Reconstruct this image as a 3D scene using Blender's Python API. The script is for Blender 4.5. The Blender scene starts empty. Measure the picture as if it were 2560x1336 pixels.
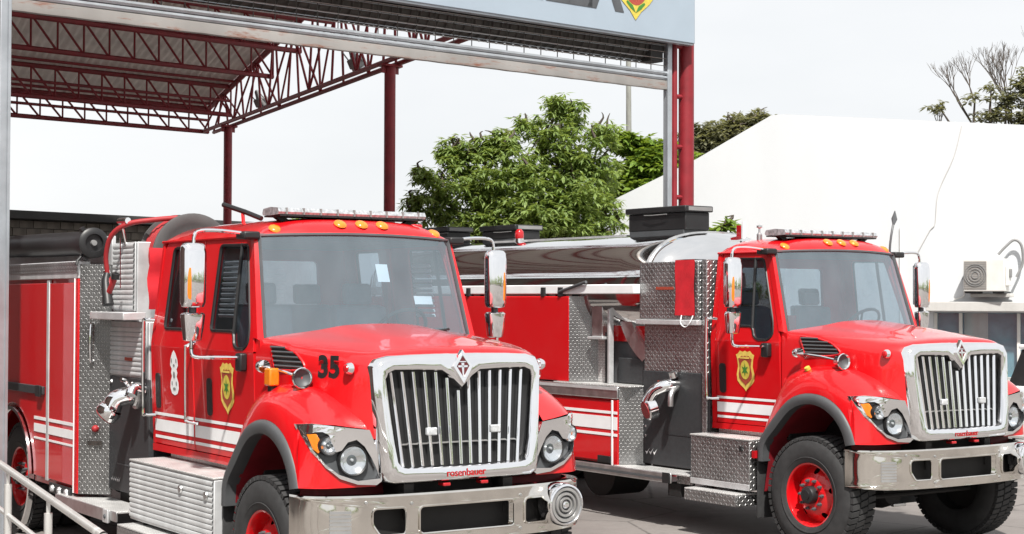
import bpy, bmesh, math, random
from mathutils import Vector as V, Matrix
from mathutils.geometry import tessellate_polygon
random.seed(7)
R = math.radians
S = bpy.context.scene
C = S.collection

# ------------------------------------------------------------------ camera, sky, sun, exposure
cam_d = bpy.data.cameras.new('camera'); cam = bpy.data.objects.new('camera', cam_d); C.objects.link(cam)
cam_d.sensor_width = 36.0; cam_d.lens = 4013 / 2560 * 36.0; cam_d.clip_start = .1; cam_d.clip_end = 2000
cam.matrix_world = Matrix.Translation((0, 0, 2.348)) @ Matrix.Rotation(R(91.2), 4, 'X') @ Matrix.Rotation(R(.2), 4, 'Z')
S.camera = cam
SUN_AZ = V((.10, -1.0)).normalized(); SUN_EL = R(54)
w = bpy.data.worlds.new('World'); S.world = w; w.use_nodes = True
nt = w.node_tree; nt.nodes.clear()
wo = nt.nodes.new('ShaderNodeOutputWorld'); bg = nt.nodes.new('ShaderNodeBackground')
sky = nt.nodes.new('ShaderNodeTexSky'); sky.sky_type = 'NISHITA'; sky.sun_disc = False
sky.sun_elevation = SUN_EL; sky.sun_rotation = math.atan2(SUN_AZ.x, SUN_AZ.y)
sky.air_density = 1.0; sky.dust_density = 2.5; sky.ozone_density = 1.0
tc = nt.nodes.new('ShaderNodeTexCoord'); mp = nt.nodes.new('ShaderNodeMapping'); mp.inputs['Scale'].default_value = (1.2, 1.2, 3.2)
no = nt.nodes.new('ShaderNodeTexNoise'); no.inputs['Scale'].default_value = 2.2; no.inputs['Detail'].default_value = 5; no.inputs['Roughness'].default_value = .55
cr_ = nt.nodes.new('ShaderNodeValToRGB')
cr_.color_ramp.elements[0].position = .3; cr_.color_ramp.elements[0].color = (6.7, 6.85, 7.0, 1)
cr_.color_ramp.elements[1].position = .7; cr_.color_ramp.elements[1].color = (7.6, 7.65, 7.7, 1)
mx = nt.nodes.new('ShaderNodeMix'); mx.data_type = 'RGBA'; mx.inputs[0].default_value = .93
L = nt.links.new
L(tc.outputs['Generated'], mp.inputs['Vector']); L(mp.outputs['Vector'], no.inputs['Vector']); L(no.outputs['Fac'], cr_.inputs['Fac'])
L(sky.outputs['Color'], mx.inputs[6]); L(cr_.outputs['Color'], mx.inputs[7]); L(mx.outputs[2], bg.inputs['Color'])
bg.inputs['Strength'].default_value = .1
L(bg.outputs['Background'], wo.inputs['Surface'])
sd = bpy.data.lights.new('sun', 'SUN'); sun = bpy.data.objects.new('sun', sd); C.objects.link(sun)
sd.energy = 5.0; sd.angle = R(2.0); sd.color = (1, .96, .9)
sdir = V((SUN_AZ.x * math.cos(SUN_EL), SUN_AZ.y * math.cos(SUN_EL), math.sin(SUN_EL)))
sun.rotation_euler = sdir.to_track_quat('Z', 'Y').to_euler(); sun.location = sdir * 50
vs = S.view_settings; vs.view_transform = 'Standard'; vs.look = 'None'; vs.exposure = 0.45; vs.gamma = 1.0; vs.use_curve_mapping = False
S.render.engine = 'CYCLES'
S.cycles.max_bounces = 8; S.cycles.transparent_max_bounces = 12; S.cycles.caustics_reflective = False; S.cycles.caustics_refractive = False

# ------------------------------------------------------------------ materials
class NB:
    """small node-building helper"""
    def __init__(s, name):
        s.m = bpy.data.materials.new(name); s.m.use_nodes = True; s.t = s.m.node_tree
        s.b = s.t.nodes['Principled BSDF']
    def n(s, typ, **kw):
        x = s.t.nodes.new(typ)
        for k, v in kw.items(): setattr(x, k, v)
        return x
    def put(s, sock, v):
        if hasattr(v, 'is_output'): s.t.links.new(v, sock)
        else: sock.default_value = v
    def math(s, op, a, b=0.0, c=None):
        x = s.n('ShaderNodeMath', operation=op); s.put(x.inputs[0], a); s.put(x.inputs[1], b)
        if c is not None: s.put(x.inputs[2], c)
        return x.outputs[0]
    def coord(s, out='Object', scale=None):
        x = s.n('ShaderNodeTexCoord')
        if scale is None: return x.outputs[out]
        m = s.n('ShaderNodeMapping'); s.t.links.new(x.outputs[out], m.inputs['Vector']); m.inputs['Scale'].default_value = scale
        return m.outputs['Vector']
    def noise(s, vec, scale, detail=4, rough=.55):
        x = s.n('ShaderNodeTexNoise'); s.put(x.inputs['Vector'], vec); x.inputs['Scale'].default_value = scale
        x.inputs['Detail'].default_value = detail; x.inputs['Roughness'].default_value = rough
        return x.outputs['Fac']
    def ramp(s, fac, stops):
        x = s.n('ShaderNodeValToRGB'); s.put(x.inputs['Fac'], fac); e = x.color_ramp.elements
        while len(e) < len(stops): e.new(.5)
        for i, (p, c) in enumerate(stops):
            e[i].position = p; e[i].color = (c if hasattr(c, '__len__') else (c, c, c)) + ((1,) if not hasattr(c, '__len__') or len(c) == 3 else ())
        return x.outputs['Color']
    def mix(s, f, a, b):
        x = s.n('ShaderNodeMix', data_type='RGBA'); s.put(x.inputs[0], f)
        for i, v in ((6, a), (7, b)): s.put(x.inputs[i], v if hasattr(v, 'is_output') else tuple(v) + ((1,) if len(v) == 3 else ()))
        return x.outputs[2]
    def bump(s, h, dist, strength=1.0):
        x = s.n('ShaderNodeBump'); s.put(x.inputs['Height'], h); x.inputs['Distance'].default_value = dist; x.inputs['Strength'].default_value = strength
        s.t.links.new(x.outputs['Normal'], s.b.inputs['Normal'])
    def set(s, **kw):
        for k, v in kw.items():
            k = k.replace('_', ' ')
            if k == 'Base Color' and not hasattr(v, 'is_output'): v = tuple(v) + ((1,) if len(v) == 3 else ())
            s.put(s.b.inputs[k], v)
        return s.m

def plain(name, col, rough=.5, metal=0.0, var=.12, scale=6, rvar=.1, **kw):
    q = NB(name); f = q.noise(q.coord(), scale, 5)
    a = tuple(c * (1 - var) for c in col); b = tuple(min(1, c * (1 + var)) for c in col)
    c_ = q.ramp(f, [(.3, a), (.7, b)])
    r_ = q.math('MULTIPLY_ADD', f, rvar, rough - rvar * .5)
    return q.set(Base_Color=c_, Roughness=r_, Metallic=metal, **kw)

def paint(name, col, dusty=.025):
    q = NB(name); o = q.coord(); f = q.noise(o, 3.0, 5); g = q.noise(o, 40, 3)
    base = q.mix(q.math('MULTIPLY', q.ramp(f, [(.42, 0.0), (.75, 1.0)]), dusty), col, (.45, .36, .33))
    rr = q.math('MULTIPLY_ADD', f, .10, .28)
    q.bump(g, .0003, .25)
    return q.set(Base_Color=base, Roughness=rr, Coat_Weight=1.0, Coat_Roughness=q.math('MULTIPLY_ADD', f, .05, .005), Coat_IOR=1.42, Specular_IOR_Level=.35)

def tread(name, base, cell, metal=.9):
    q = NB(name); t = q.n('ShaderNodeTexCoord'); sx = q.n('ShaderNodeSeparateXYZ'); q.put(sx.inputs[0], t.outputs['Object'])
    sn = q.n('ShaderNodeSeparateXYZ'); q.put(sn.inputs[0], t.outputs['Normal'])
    top = q.math('GREATER_THAN', q.math('ABSOLUTE', sn.outputs[2]), .7)
    xy = q.math('ADD', sx.outputs[0], sx.outputs[1])
    U = q.math('ADD', q.math('MULTIPLY', xy, q.math('SUBTRACT', 1.0, top)), q.math('MULTIPLY', sx.outputs[0], top))
    W_ = q.math('ADD', q.math('MULTIPLY', sx.outputs[2], q.math('SUBTRACT', 1.0, top)), q.math('MULTIPLY', sx.outputs[1], top))
    px = q.math('DIVIDE', U, cell); py = q.math('DIVIDE', W_, cell)
    par = q.math('FLOORED_MODULO', q.math('ADD', q.math('FLOOR', px), q.math('FLOOR', py)), 2.0)
    fx = q.math('SUBTRACT', q.math('FRACT', px), .5); fy = q.math('SUBTRACT', q.math('FRACT', py), .5)
    sg = q.math('SUBTRACT', q.math('MULTIPLY', par, 2.0), 1.0)
    fys = q.math('MULTIPLY', fy, sg)
    a = q.math('ADD', fx, fys); b = q.math('SUBTRACT', fx, fys)
    e = q.math('ADD', q.math('POWER', q.math('DIVIDE', a, .78), 2.0), q.math('POWER', q.math('DIVIDE', b, .26), 2.0))
    lug = q.math('SUBTRACT', 1.0, q.math('MINIMUM', e, 1.0))
    lug = q.math('MINIMUM', q.math('MULTIPLY', lug, 1.8), 1.0)
    f = q.noise(t.outputs['Object'], 4, 5)
    dirt = q.ramp(f, [(.3, tuple(c * .62 for c in base)), (.7, base)])
    col = q.mix(lug, dirt, tuple(min(1, c * 1.2) for c in base))
    q.bump(lug, .0035, .8)
    return q.set(Base_Color=col, Metallic=metal, Roughness=q.math('MULTIPLY_ADD', f, .2, .26))

def glassmat(name, tint, refl, rough=.02, veil=.0):
    q = NB(name); t = q.t; t.nodes.remove(q.b)
    out = [n for n in t.nodes if n.type == 'OUTPUT_MATERIAL'][0]
    tr = q.n('ShaderNodeBsdfTransparent'); tr.inputs[0].default_value = tint + (1,)
    gl = q.n('ShaderNodeBsdfGlossy'); gl.inputs['Roughness'].default_value = rough; gl.inputs[0].default_value = (.80, .93, 1, 1)
    fr = q.n('ShaderNodeLayerWeight'); fr.inputs['Blend'].default_value = .5      # facing is the same from both sides of a thin pane
    fac = q.math('MULTIPLY_ADD', q.math('POWER', fr.outputs['Facing'], 4.0), .9, refl + .045)
    m1 = q.n('ShaderNodeMixShader'); q.put(m1.inputs[0], q.math('MINIMUM', fac, 1.0)); t.links.new(tr.outputs[0], m1.inputs[1]); t.links.new(gl.outputs[0], m1.inputs[2])
    last = m1.outputs[0]
    if veil:
        df = q.n('ShaderNodeBsdfDiffuse'); df.inputs[0].default_value = (.52, .63, .70, 1)  # bluish diffuse veil stands in for sky reflection on the glass
        m2 = q.n('ShaderNodeMixShader'); f = q.noise(q.coord(scale=(1, 1, .35)), 5, 4)
        q.put(m2.inputs[0], q.math('MULTIPLY', q.ramp(f, [(.3, .35), (.75, 1.0)]), veil)); t.links.new(last, m2.inputs[1]); t.links.new(df.outputs[0], m2.inputs[2]); last = m2.outputs[0]
    t.links.new(last, out.inputs['Surface']); return q.m

M = {}
M['red'] = paint('red_paint', (.60, .004, .008))
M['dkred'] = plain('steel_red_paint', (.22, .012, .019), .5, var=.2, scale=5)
M['white'] = plain('white_tape', (.86, .87, .88), .35, var=.05)
M['chrome'] = plain('chrome', (.90, .90, .91), .045, 1.0, var=.04, scale=3, rvar=.06)
M['bchrome'] = plain('bumper_chrome', (.74, .71, .66), .10, 1.0, var=.10, scale=5, rvar=.16)
M['steel'] = plain('brushed_steel', (.62, .62, .62), .33, .95, var=.15, scale=9, rvar=.2)
M['tank'] = plain('polished_tank', (.80, .80, .80), .06, 1.0, var=.05, scale=2, rvar=.05)
M['alu'] = plain('aluminium', (.66, .67, .68), .40, .45, var=.12, scale=7, rvar=.2)
M['slat'] = plain('aluminium_slat', (.72, .74, .75), .42, .35, var=.12, scale=7, rvar=.2)
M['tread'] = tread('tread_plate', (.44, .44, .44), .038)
M['treaddk'] = tread('tread_plate_dark', (.30, .30, .30), .034)  # darker tread plate copy; dim reflection on the front walls is painted in
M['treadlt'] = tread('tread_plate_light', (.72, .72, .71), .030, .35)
M['black'] = plain('black_plastic', (.014, .014, .015), .45, var=.2)
M['frame'] = plain('chassis_black', (.012, .011, .011), .7, var=.3)
M['panel'] = plain('charcoal_panel', (.035, .037, .040), .5, var=.15, scale=30)
M['rubber'] = plain('tyre_rubber', (.032, .032, .033), .75, var=.25, scale=12)
M['flare'] = plain('grey_rubber_flare', (.070, .073, .077), .5, var=.12)
M['dkgrey'] = plain('dark_grey', (.075, .08, .086), .5)
M['grey'] = plain('grey_plastic', (.22, .22, .22), .5)
M['reel'] = plain('reel_grey', (.085, .085, .085), .55, var=.15)
M['interior'] = plain('cab_interior', (.07, .08, .09), .8)
M['seat'] = plain('seat_cloth', (.26, .29, .32), .9)
M['amber'] = plain('amber_lens', (.78, .20, .01), .22, var=.1, scale=30, Coat_Weight=.5)
M['redlens'] = plain('red_lens', (.45, .01, .015), .2, var=.1, Coat_Weight=.5)
M['lens'] = plain('clear_lens', (.62, .64, .66), .15, .3, var=.35, scale=28, Coat_Weight=1.0)
M['reflector'] = plain('lamp_reflector', (.95, .95, .95), .16, 1.0, var=.06, scale=40, rvar=.15)
M['bar_lens'] = plain('light_bar_lens', (.42, .44, .46), .25, .35, var=.4, scale=35, Coat_Weight=.6)
M['wind'] = glassmat('windshield_glass', (.68, .80, .87), .21, .012, .07)
M['glass'] = glassmat('side_glass', (.36, .39, .42), .02, .02, .01)
M['wglass'] = glassmat('window_glass', (.90, .95, .96), .04, .05, .08)
M['curtain'] = plain('blue_grey_curtain', (.22, .38, .44), .9, var=.25, scale=3)
M['lampglass'] = glassmat('lamp_glass', (.92, .93, .94), .06, .02)
M['gold'] = plain('gold_decal', (.74, .54, .12), .45, var=.15, scale=30)
M['maroon'] = plain('maroon_decal', (.36, .06, .035), .45, var=.2, scale=40)
M['badge'] = plain('badge_dark_red', (.10, .012, .015), .35, var=.3, scale=60)
M['green'] = plain('green_decal', (.05, .20, .03), .5)
M['yellow'] = plain('yellow_decal', (.58, .47, .07), .5, var=.15, scale=40)
M['hosered'] = plain('red_rubber_hose', (.32, .018, .022), .55)
M['canvas'] = plain('red_canvas', (.55, .012, .022), .75, var=.14, scale=8)
M['stainless'] = plain('stainless_rail', (.72, .71, .69), .28, .6, var=.06)
M['winered'] = M['dkred']

def galv():
    q = NB('rusty_galvanised'); o = q.coord('Object'); f = q.noise(q.coord('Object', (.5, .5, 3)), 4, 6, .7); g = q.noise(q.coord('Object', (1, 1, .2)), 1.6, 4)
    col = q.mix(q.ramp(f, [(.52, 0.0), (.66, 1.0)]), q.ramp(g, [(.3, (.30, .285, .27)), (.7, (.42, .40, .38))]), (.20, .085, .055))
    return q.set(Base_Color=col, Metallic=q.ramp(f, [(.5, .55), (.65, .0)]), Roughness=.5)
M['rust'] = galv()
M['galv'] = plain('galvanised', (.42, .45, .48), .38, .55, var=.12, scale=4)
M['signblue'] = plain('pale_blue_sign', (.32, .385, .45), .5, var=.04, scale=1.5)
M['roofsheet'] = plain('roof_sheet', (.86, .80, .76), .6, .0, var=.16, scale=1.2)
M['darksteel'] = plain('dark_weathered_steel', (.055, .05, .045), .6, .2, var=.4, scale=6)
def wallmat(name, col, stain, sc=.5):
    q = NB(name); o = q.coord('Object'); f = q.noise(q.coord('Object', (1, 1, .3)), sc, 6, .6); g = q.noise(o, 60, 3)
    q.bump(g, .004, .4)
    return q.set(Base_Color=q.ramp(f, [(.3, tuple(c * stain for c in col)), (.6, col)]), Roughness=.85)
M['whitewall'] = wallmat('white_wall', (.645, .668, .69), .94)
M['block'] = wallmat('concrete_block', (.20, .175, .15), .6, 3)
M['mortar'] = wallmat('mortar', (.12, .11, .10), .7, 3)
M['conc'] = wallmat('concrete_slab', (.56, .55, .53), .8, 2)
M['fascia'] = wallmat('dark_fascia', (.05, .05, .05), .7, 1)
M['acwhite'] = plain('ac_white', (.70, .69, .66), .5, var=.06)
M['acgrey'] = plain('ac_grille', (.30, .28, .26), .6, var=.1)
M['carwhite'] = plain('white_car_paint', (.78, .79, .80), .22, var=.02, Coat_Weight=.6)
M['bark'] = wallmat('bark', (.10, .08, .065), .5, 6)
M['pole'] = wallmat('weathered_pole', (.34, .34, .31), .6, 5)
def ground_mat():
    q = NB('concrete_yard'); o = q.coord('Object'); f = q.noise(o, .35, 6, .6); g = q.noise(o, 9, 5, .6); h = q.noise(o, 120, 2)
    c1 = q.ramp(f, [(.3, (.135, .122, .115)), (.55, (.20, .183, .173)), (.75, (.25, .232, .22))])
    c2 = q.mix(q.ramp(g, [(.45, 0.0), (.8, .45)]), c1, (.14, .125, .115))
    vo = q.n('ShaderNodeTexVoronoi', feature='DISTANCE_TO_EDGE'); q.put(vo.inputs['Vector'], q.coord('Object', (1, 1, 0))); vo.inputs['Scale'].default_value = .55
    wob = q.math('ADD', vo.outputs['Distance'], q.math('MULTIPLY_ADD', g, .04, -.02))
    c2 = q.mix(q.ramp(wob, [(.0, .75), (.012, 0.0)]), c2, (.05, .045, .042))
    oil = q.noise(q.coord('Object', (1.3, .9, 1)), .9, 3); c2 = q.mix(q.ramp(oil, [(.58, 0.0), (.72, .55)]), c2, (.07, .064, .06))
    q.bump(q.math('ADD', q.math('MULTIPLY', h, .5), g), .008, .6)
    return q.set(Base_Color=c2, Roughness=.85)
M['ground'] = ground_mat()
def leafmat(name, c1, c2, c3):
    q = NB(name); oi = q.n('ShaderNodeTexCoord'); f = q.noise(oi.outputs['Object'], 1.5, 3); g = q.noise(oi.outputs['Object'], 17, 2)
    k = q.math('MULTIPLY_ADD', g, .6, q.math('MULTIPLY', f, .4))
    q.b.inputs['Transmission Weight'].default_value = 0
    m = q.set(Base_Color=q.ramp(k, [(.36, c1), (.5, c2), (.66, c3)]), Roughness=.48, Specular_IOR_Level=.4)
    tl = q.n('ShaderNodeBsdfTranslucent'); tl.inputs[0].default_value = (c3[0] * 1.6, c3[1] * 1.6, c3[2] * .8, 1)
    ms = q.n('ShaderNodeMixShader'); ms.inputs[0].default_value = .3
    out = [n for n in q.t.nodes if n.type == 'OUTPUT_MATERIAL'][0]
    q.t.links.new(q.b.outputs[0], ms.inputs[1]); q.t.links.new(tl.outputs[0], ms.inputs[2]); q.t.links.new(ms.outputs[0], out.inputs['Surface'])
    return m
M['leaf'] = leafmat('mango_leaves', (.06, .10, .028), (.16, .23, .065), (.32, .40, .15))
M['leaf2'] = leafmat('yellow_green_leaves', (.05, .10, .015), (.13, .21, .03), (.24, .32, .06))
M['leafdry'] = leafmat('dusty_leaves', (.07, .075, .05), (.14, .145, .09), (.24, .235, .16))

# ------------------------------------------------------------------ mesh helpers
def cr(p, n):
    """Catmull-Rom refinement of a polyline of Vectors, n pieces per span"""
    out = []
    for i in range(len(p) - 1):
        a = p[i - 1] if i else p[0] * 2 - p[1]; b = p[i]; c = p[i + 1]; d = p[i + 2] if i + 2 < len(p) else p[-1] * 2 - p[-2]
        for k in range(n):
            t = k / n
            out.append(.5 * ((2 * b) + (c - a) * t + (2 * a - 5 * b + 4 * c - d) * t * t + (3 * b - 3 * c + d - a) * t ** 3))
    out.append(p[-1].copy()); return out
def refine(rows, nu, nv):
    rows = [cr([V(q) for q in r], nu) for r in rows]
    cols = [cr([r[i] for r in rows], nv) for i in range(len(rows[0]))]
    return [[c[j] for c in cols] for j in range(len(cols[0]))]
def rpoly(pts, r, n=4):
    out = []; m = len(pts)
    for i in range(m):
        a, b, c = V(pts[i - 1]), V(pts[i]), V(pts[(i + 1) % m])
        d1 = (a - b); d2 = (c - b); rr = min(r, d1.length * .45, d2.length * .45)
        p, q = b + d1.normalized() * rr, b + d2.normalized() * rr
        for k in range(n + 1):
            t = k / n; out.append(tuple(p * (1 - t) ** 2 + b * 2 * t * (1 - t) + q * t * t))
    return out
def circ(cx, cy, r, n=20, ry=None, a0=0):
    return [(cx + r * math.cos(a0 + 2 * math.pi * k / n), cy + (ry or r) * math.sin(a0 + 2 * math.pi * k / n)) for k in range(n)]

class MB:
    def __init__(s): s.v = []; s.f = []
    def add(s, vs, fs):
        o = len(s.v); s.v += [tuple(q) for q in vs]; s.f += [[i + o for i in f] for f in fs]; return s
    def box(s, x0, x1, y0, y1, z0, z1):
        return s.add([(x, y, z) for x in (x0, x1) for y in (y0, y1) for z in (z0, z1)],
                     [(0, 1, 3, 2), (4, 6, 7, 5), (0, 4, 5, 1), (2, 3, 7, 6), (0, 2, 6, 4), (1, 5, 7, 3)])
    def obox(s, c, ax, ay, az):
        c, ax, ay, az = V(c), V(ax), V(ay), V(az)
        return s.add([c + i * ax + j * ay + k * az for i in (-1, 1) for j in (-1, 1) for k in (-1, 1)],
                     [(0, 1, 3, 2), (4, 6, 7, 5), (0, 4, 5, 1), (2, 3, 7, 6), (0, 2, 6, 4), (1, 5, 7, 3)])
    def tube(s, pts, r, n=8, caps=True, smooth=0):
        p = [V(q) for q in pts]
        if smooth: p = cr(p, smooth)
        m = len(p); rs = r if hasattr(r, '__len__') else [r] * m
        if len(rs) != m: rs = [rs[0] + (rs[-1] - rs[0]) * i / (m - 1) for i in range(m)]
        t0 = (p[1] - p[0]).normalized(); u = t0.orthogonal().normalized(); vs = []
        for i in range(m):
            t = (p[min(i + 1, m - 1)] - p[max(i - 1, 0)]).normalized()
            u = (u - t * u.dot(t)).normalized(); w_ = t.cross(u)
            vs += [p[i] + (u * math.cos(2 * math.pi * k / n) + w_ * math.sin(2 * math.pi * k / n)) * rs[i] for k in range(n)]
        fs = [(i * n + k, i * n + (k + 1) % n, (i + 1) * n + (k + 1) % n, (i + 1) * n + k) for i in range(m - 1) for k in range(n)]
        if caps: fs += [list(range(n))[::-1], [(m - 1) * n + k for k in range(n)]]
        return s.add(vs, fs)
    def lathe(s, prof, o=(0, 0, 0), axis=(0, 0, 1), n=32, caps=False):
        a = V(axis).normalized(); u = a.orthogonal().normalized(); w_ = a.cross(u); o = V(o); vs = []; fs = []
        for r, h in prof:
            vs += [o + a * h + (u * math.cos(2 * math.pi * k / n) + w_ * math.sin(2 * math.pi * k / n)) * r for k in range(n)]
        for i in range(len(prof) - 1):
            fs += [(i * n + k, i * n + (k + 1) % n, (i + 1) * n + (k + 1) % n, (i + 1) * n + k) for k in range(n)]
        if caps and prof[0][0] > 1e-4: fs.append(list(range(n))[::-1])
        if caps and prof[-1][0] > 1e-4: fs.append([(len(prof) - 1) * n + k for k in range(n)])
        return s.add(vs, fs)
    def grid(s, rows, closed=False):
        n = len(rows[0]); vs = [q for r in rows for q in r]; fs = []
        for j in range(len(rows) - 1):
            for i in range(n if closed else n - 1):
                k = (i + 1) % n; fs.append((j * n + i, j * n + k, (j + 1) * n + k, (j + 1) * n + i))
        return s.add(vs, fs)
    def plate(s, outer, holes, F, B=None, maxlen=None):
        """flat polygon with holes, mapped to 3D by F (front) and B (back)"""
        loops = [outer] + list(holes); flat = [q for l in loops for q in l]
        tr = tessellate_polygon([[V((q[0], q[1], 0)) for q in l] for l in loops])
        bm = bmesh.new(); bv = [bm.verts.new((q[0], q[1], 0)) for q in flat]
        for t in tr:
            try: bm.faces.new([bv[i] for i in t])
            except ValueError: pass
        if maxlen:
            for _ in range(6):
                es = [e for e in bm.edges if e.calc_length() > maxlen]
                if not es: break
                bmesh.ops.subdivide_edges(bm, edges=es, cuts=1); bmesh.ops.triangulate(bm, faces=bm.faces[:])
        bm.verts.index_update(); pv = [(q.co.x, q.co.y) for q in bm.verts]; fs = [[q.index for q in f.verts] for f in bm.faces]
        be = [(e.verts[0].index, e.verts[1].index) for e in bm.edges if e.is_boundary]; bm.free()
        n = len(pv); vs = [F(*q) for q in pv]; ff = list(fs)
        if B:
            vs += [B(*q) for q in pv]; ff += [[i + n for i in f][::-1] for f in fs] + [(a, b, b + n, a + n) for a, b in be]
        return s.add(vs, ff)
    def text(s, body, size, F, bold=0.0, spacing=1.0, shear=0.0, align='LEFT'):
        c = bpy.data.curves.new('t', 'FONT'); c.body = body; c.size = size; c.offset = bold; c.space_character = spacing; c.shear = shear; c.align_x = align
        c.fill_mode = 'FRONT'; c.resolution_u = 4
        o = bpy.data.objects.new('t', c); C.objects.link(o); bpy.context.view_layer.update()
        me = bpy.data.meshes.new_from_object(o.evaluated_get(bpy.context.evaluated_depsgraph_get()))
        s.add([F(q.co.x, q.co.y) for q in me.vertices], [list(p.vertices) for p in me.polygons])
        bpy.data.objects.remove(o); bpy.data.curves.remove(c); bpy.data.meshes.remove(me); return s
    def mesh(s, name, mat, smooth=35, bevel=0):
        me = bpy.data.meshes.new(name); bm = bmesh.new(); bv = [bm.verts.new(q) for q in s.v]
        for f in s.f:
            try: bm.faces.new([bv[i] for i in f])
            except ValueError: pass
        bmesh.ops.remove_doubles(bm, verts=bm.verts, dist=1e-5)
        bmesh.ops.recalc_face_normals(bm, faces=bm.faces)
        bm.to_mesh(me); bm.free(); me.materials.append(M[mat] if isinstance(mat, str) else mat)
        if smooth:
            me.polygons.foreach_set('use_smooth', [True] * len(me.polygons)); me.set_sharp_from_angle(angle=R(smooth))
        return me
    def build(s, name, mat, parent=None, smooth=35, bevel=0, label=None):
        o = bpy.data.objects.new(name, s.mesh(name, mat, smooth)); C.objects.link(o); o.parent = parent
        if bevel:
            b = o.modifiers.new('bevel', 'BEVEL'); b.width = bevel; b.segments = 2; b.limit_method = 'ANGLE'; b.angle_limit = R(40)
        if label: o['label'] = label
        return o
def bx(name, mat, parent, x0, x1, y0, y1, z0, z1, bevel=.006, label=None):
    return MB().box(min(x0, x1), max(x0, x1), min(y0, y1), max(y0, y1), min(z0, z1), max(z0, z1)).build(name, mat, parent, 30, bevel, label)
def inst(name, me, parent, mtx):
    o = bpy.data.objects.new(name, me); C.objects.link(o); o.parent = parent; o.matrix_local = mtx; return o
def tag(o, label=None, cat=None, group=None, kind=None):
    for k, v in (('label', label), ('category', cat), ('group', group), ('kind', kind)):
        if v: o[k] = v
    return o
def empty(name, loc=(0, 0, 0), rz=0.0, **kw):
    o = bpy.data.objects.new(name, None); C.objects.link(o); o.location = loc; o.rotation_euler = (0, 0, rz); o.empty_display_size = .2
    return tag(o, **kw)
UNIT = {}
def bar(name, mat, parent, a, b, r, n=8):
    """a straight round bar from a to b: shared unit cylinder"""
    k = (mat, n)
    if k not in UNIT: UNIT[k] = MB().tube([(0, 0, 0), (0, 0, 1)], 1, n).mesh('bar', mat)
    a, b = V(a), V(b); d = b - a
    mtx = Matrix.Translation(a) @ d.to_track_quat('Z', 'Y').to_matrix().to_4x4() @ Matrix.Diagonal((r, r, d.length, 1))
    return inst(name, UNIT[k], parent, mtx)
def lerp(a, b, t): return a + (b - a) * t
def interp(x, tab):
    if x <= tab[0][0]: return tab[0][1]
    for (x0, y0), (x1, y1) in zip(tab, tab[1:]):
        if x <= x1: return lerp(y0, y1, (x - x0) / (x1 - x0))
    return tab[-1][1]

# ------------------------------------------------------------------ ground
gb = MB().grid([[(x, y, 0) for x in (-400, 400)] for y in (-400, 400)])
tag(gb.build('ground', 'ground', None, 0), 'worn grey brown concrete yard under the trucks', None, None, 'structure')

# ------------------------------------------------------------------ fire trucks (local x forward, y left, z up, origin on the ground under the front axle)
def cab_y(z):
    return interp(z, [(1.05, .955), (1.95, .990), (2.85, .875)])
def hood_y(x):
    return interp(x, [(-.56, .978), (-.3, .957), (0, .944), (.17, .918), (.3, .888), (.55, .824), (.68, .752)])
def head_x(a, z):
    k = max(2.5, min(9, 3.7 + 10.5 * (z - 1.07)))
    return .775 - .12 * (a - .65) - max(0, a - 1.0) ** 2 * k
def gx(z): return .80 + .09 * (1.86 - z)

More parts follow.
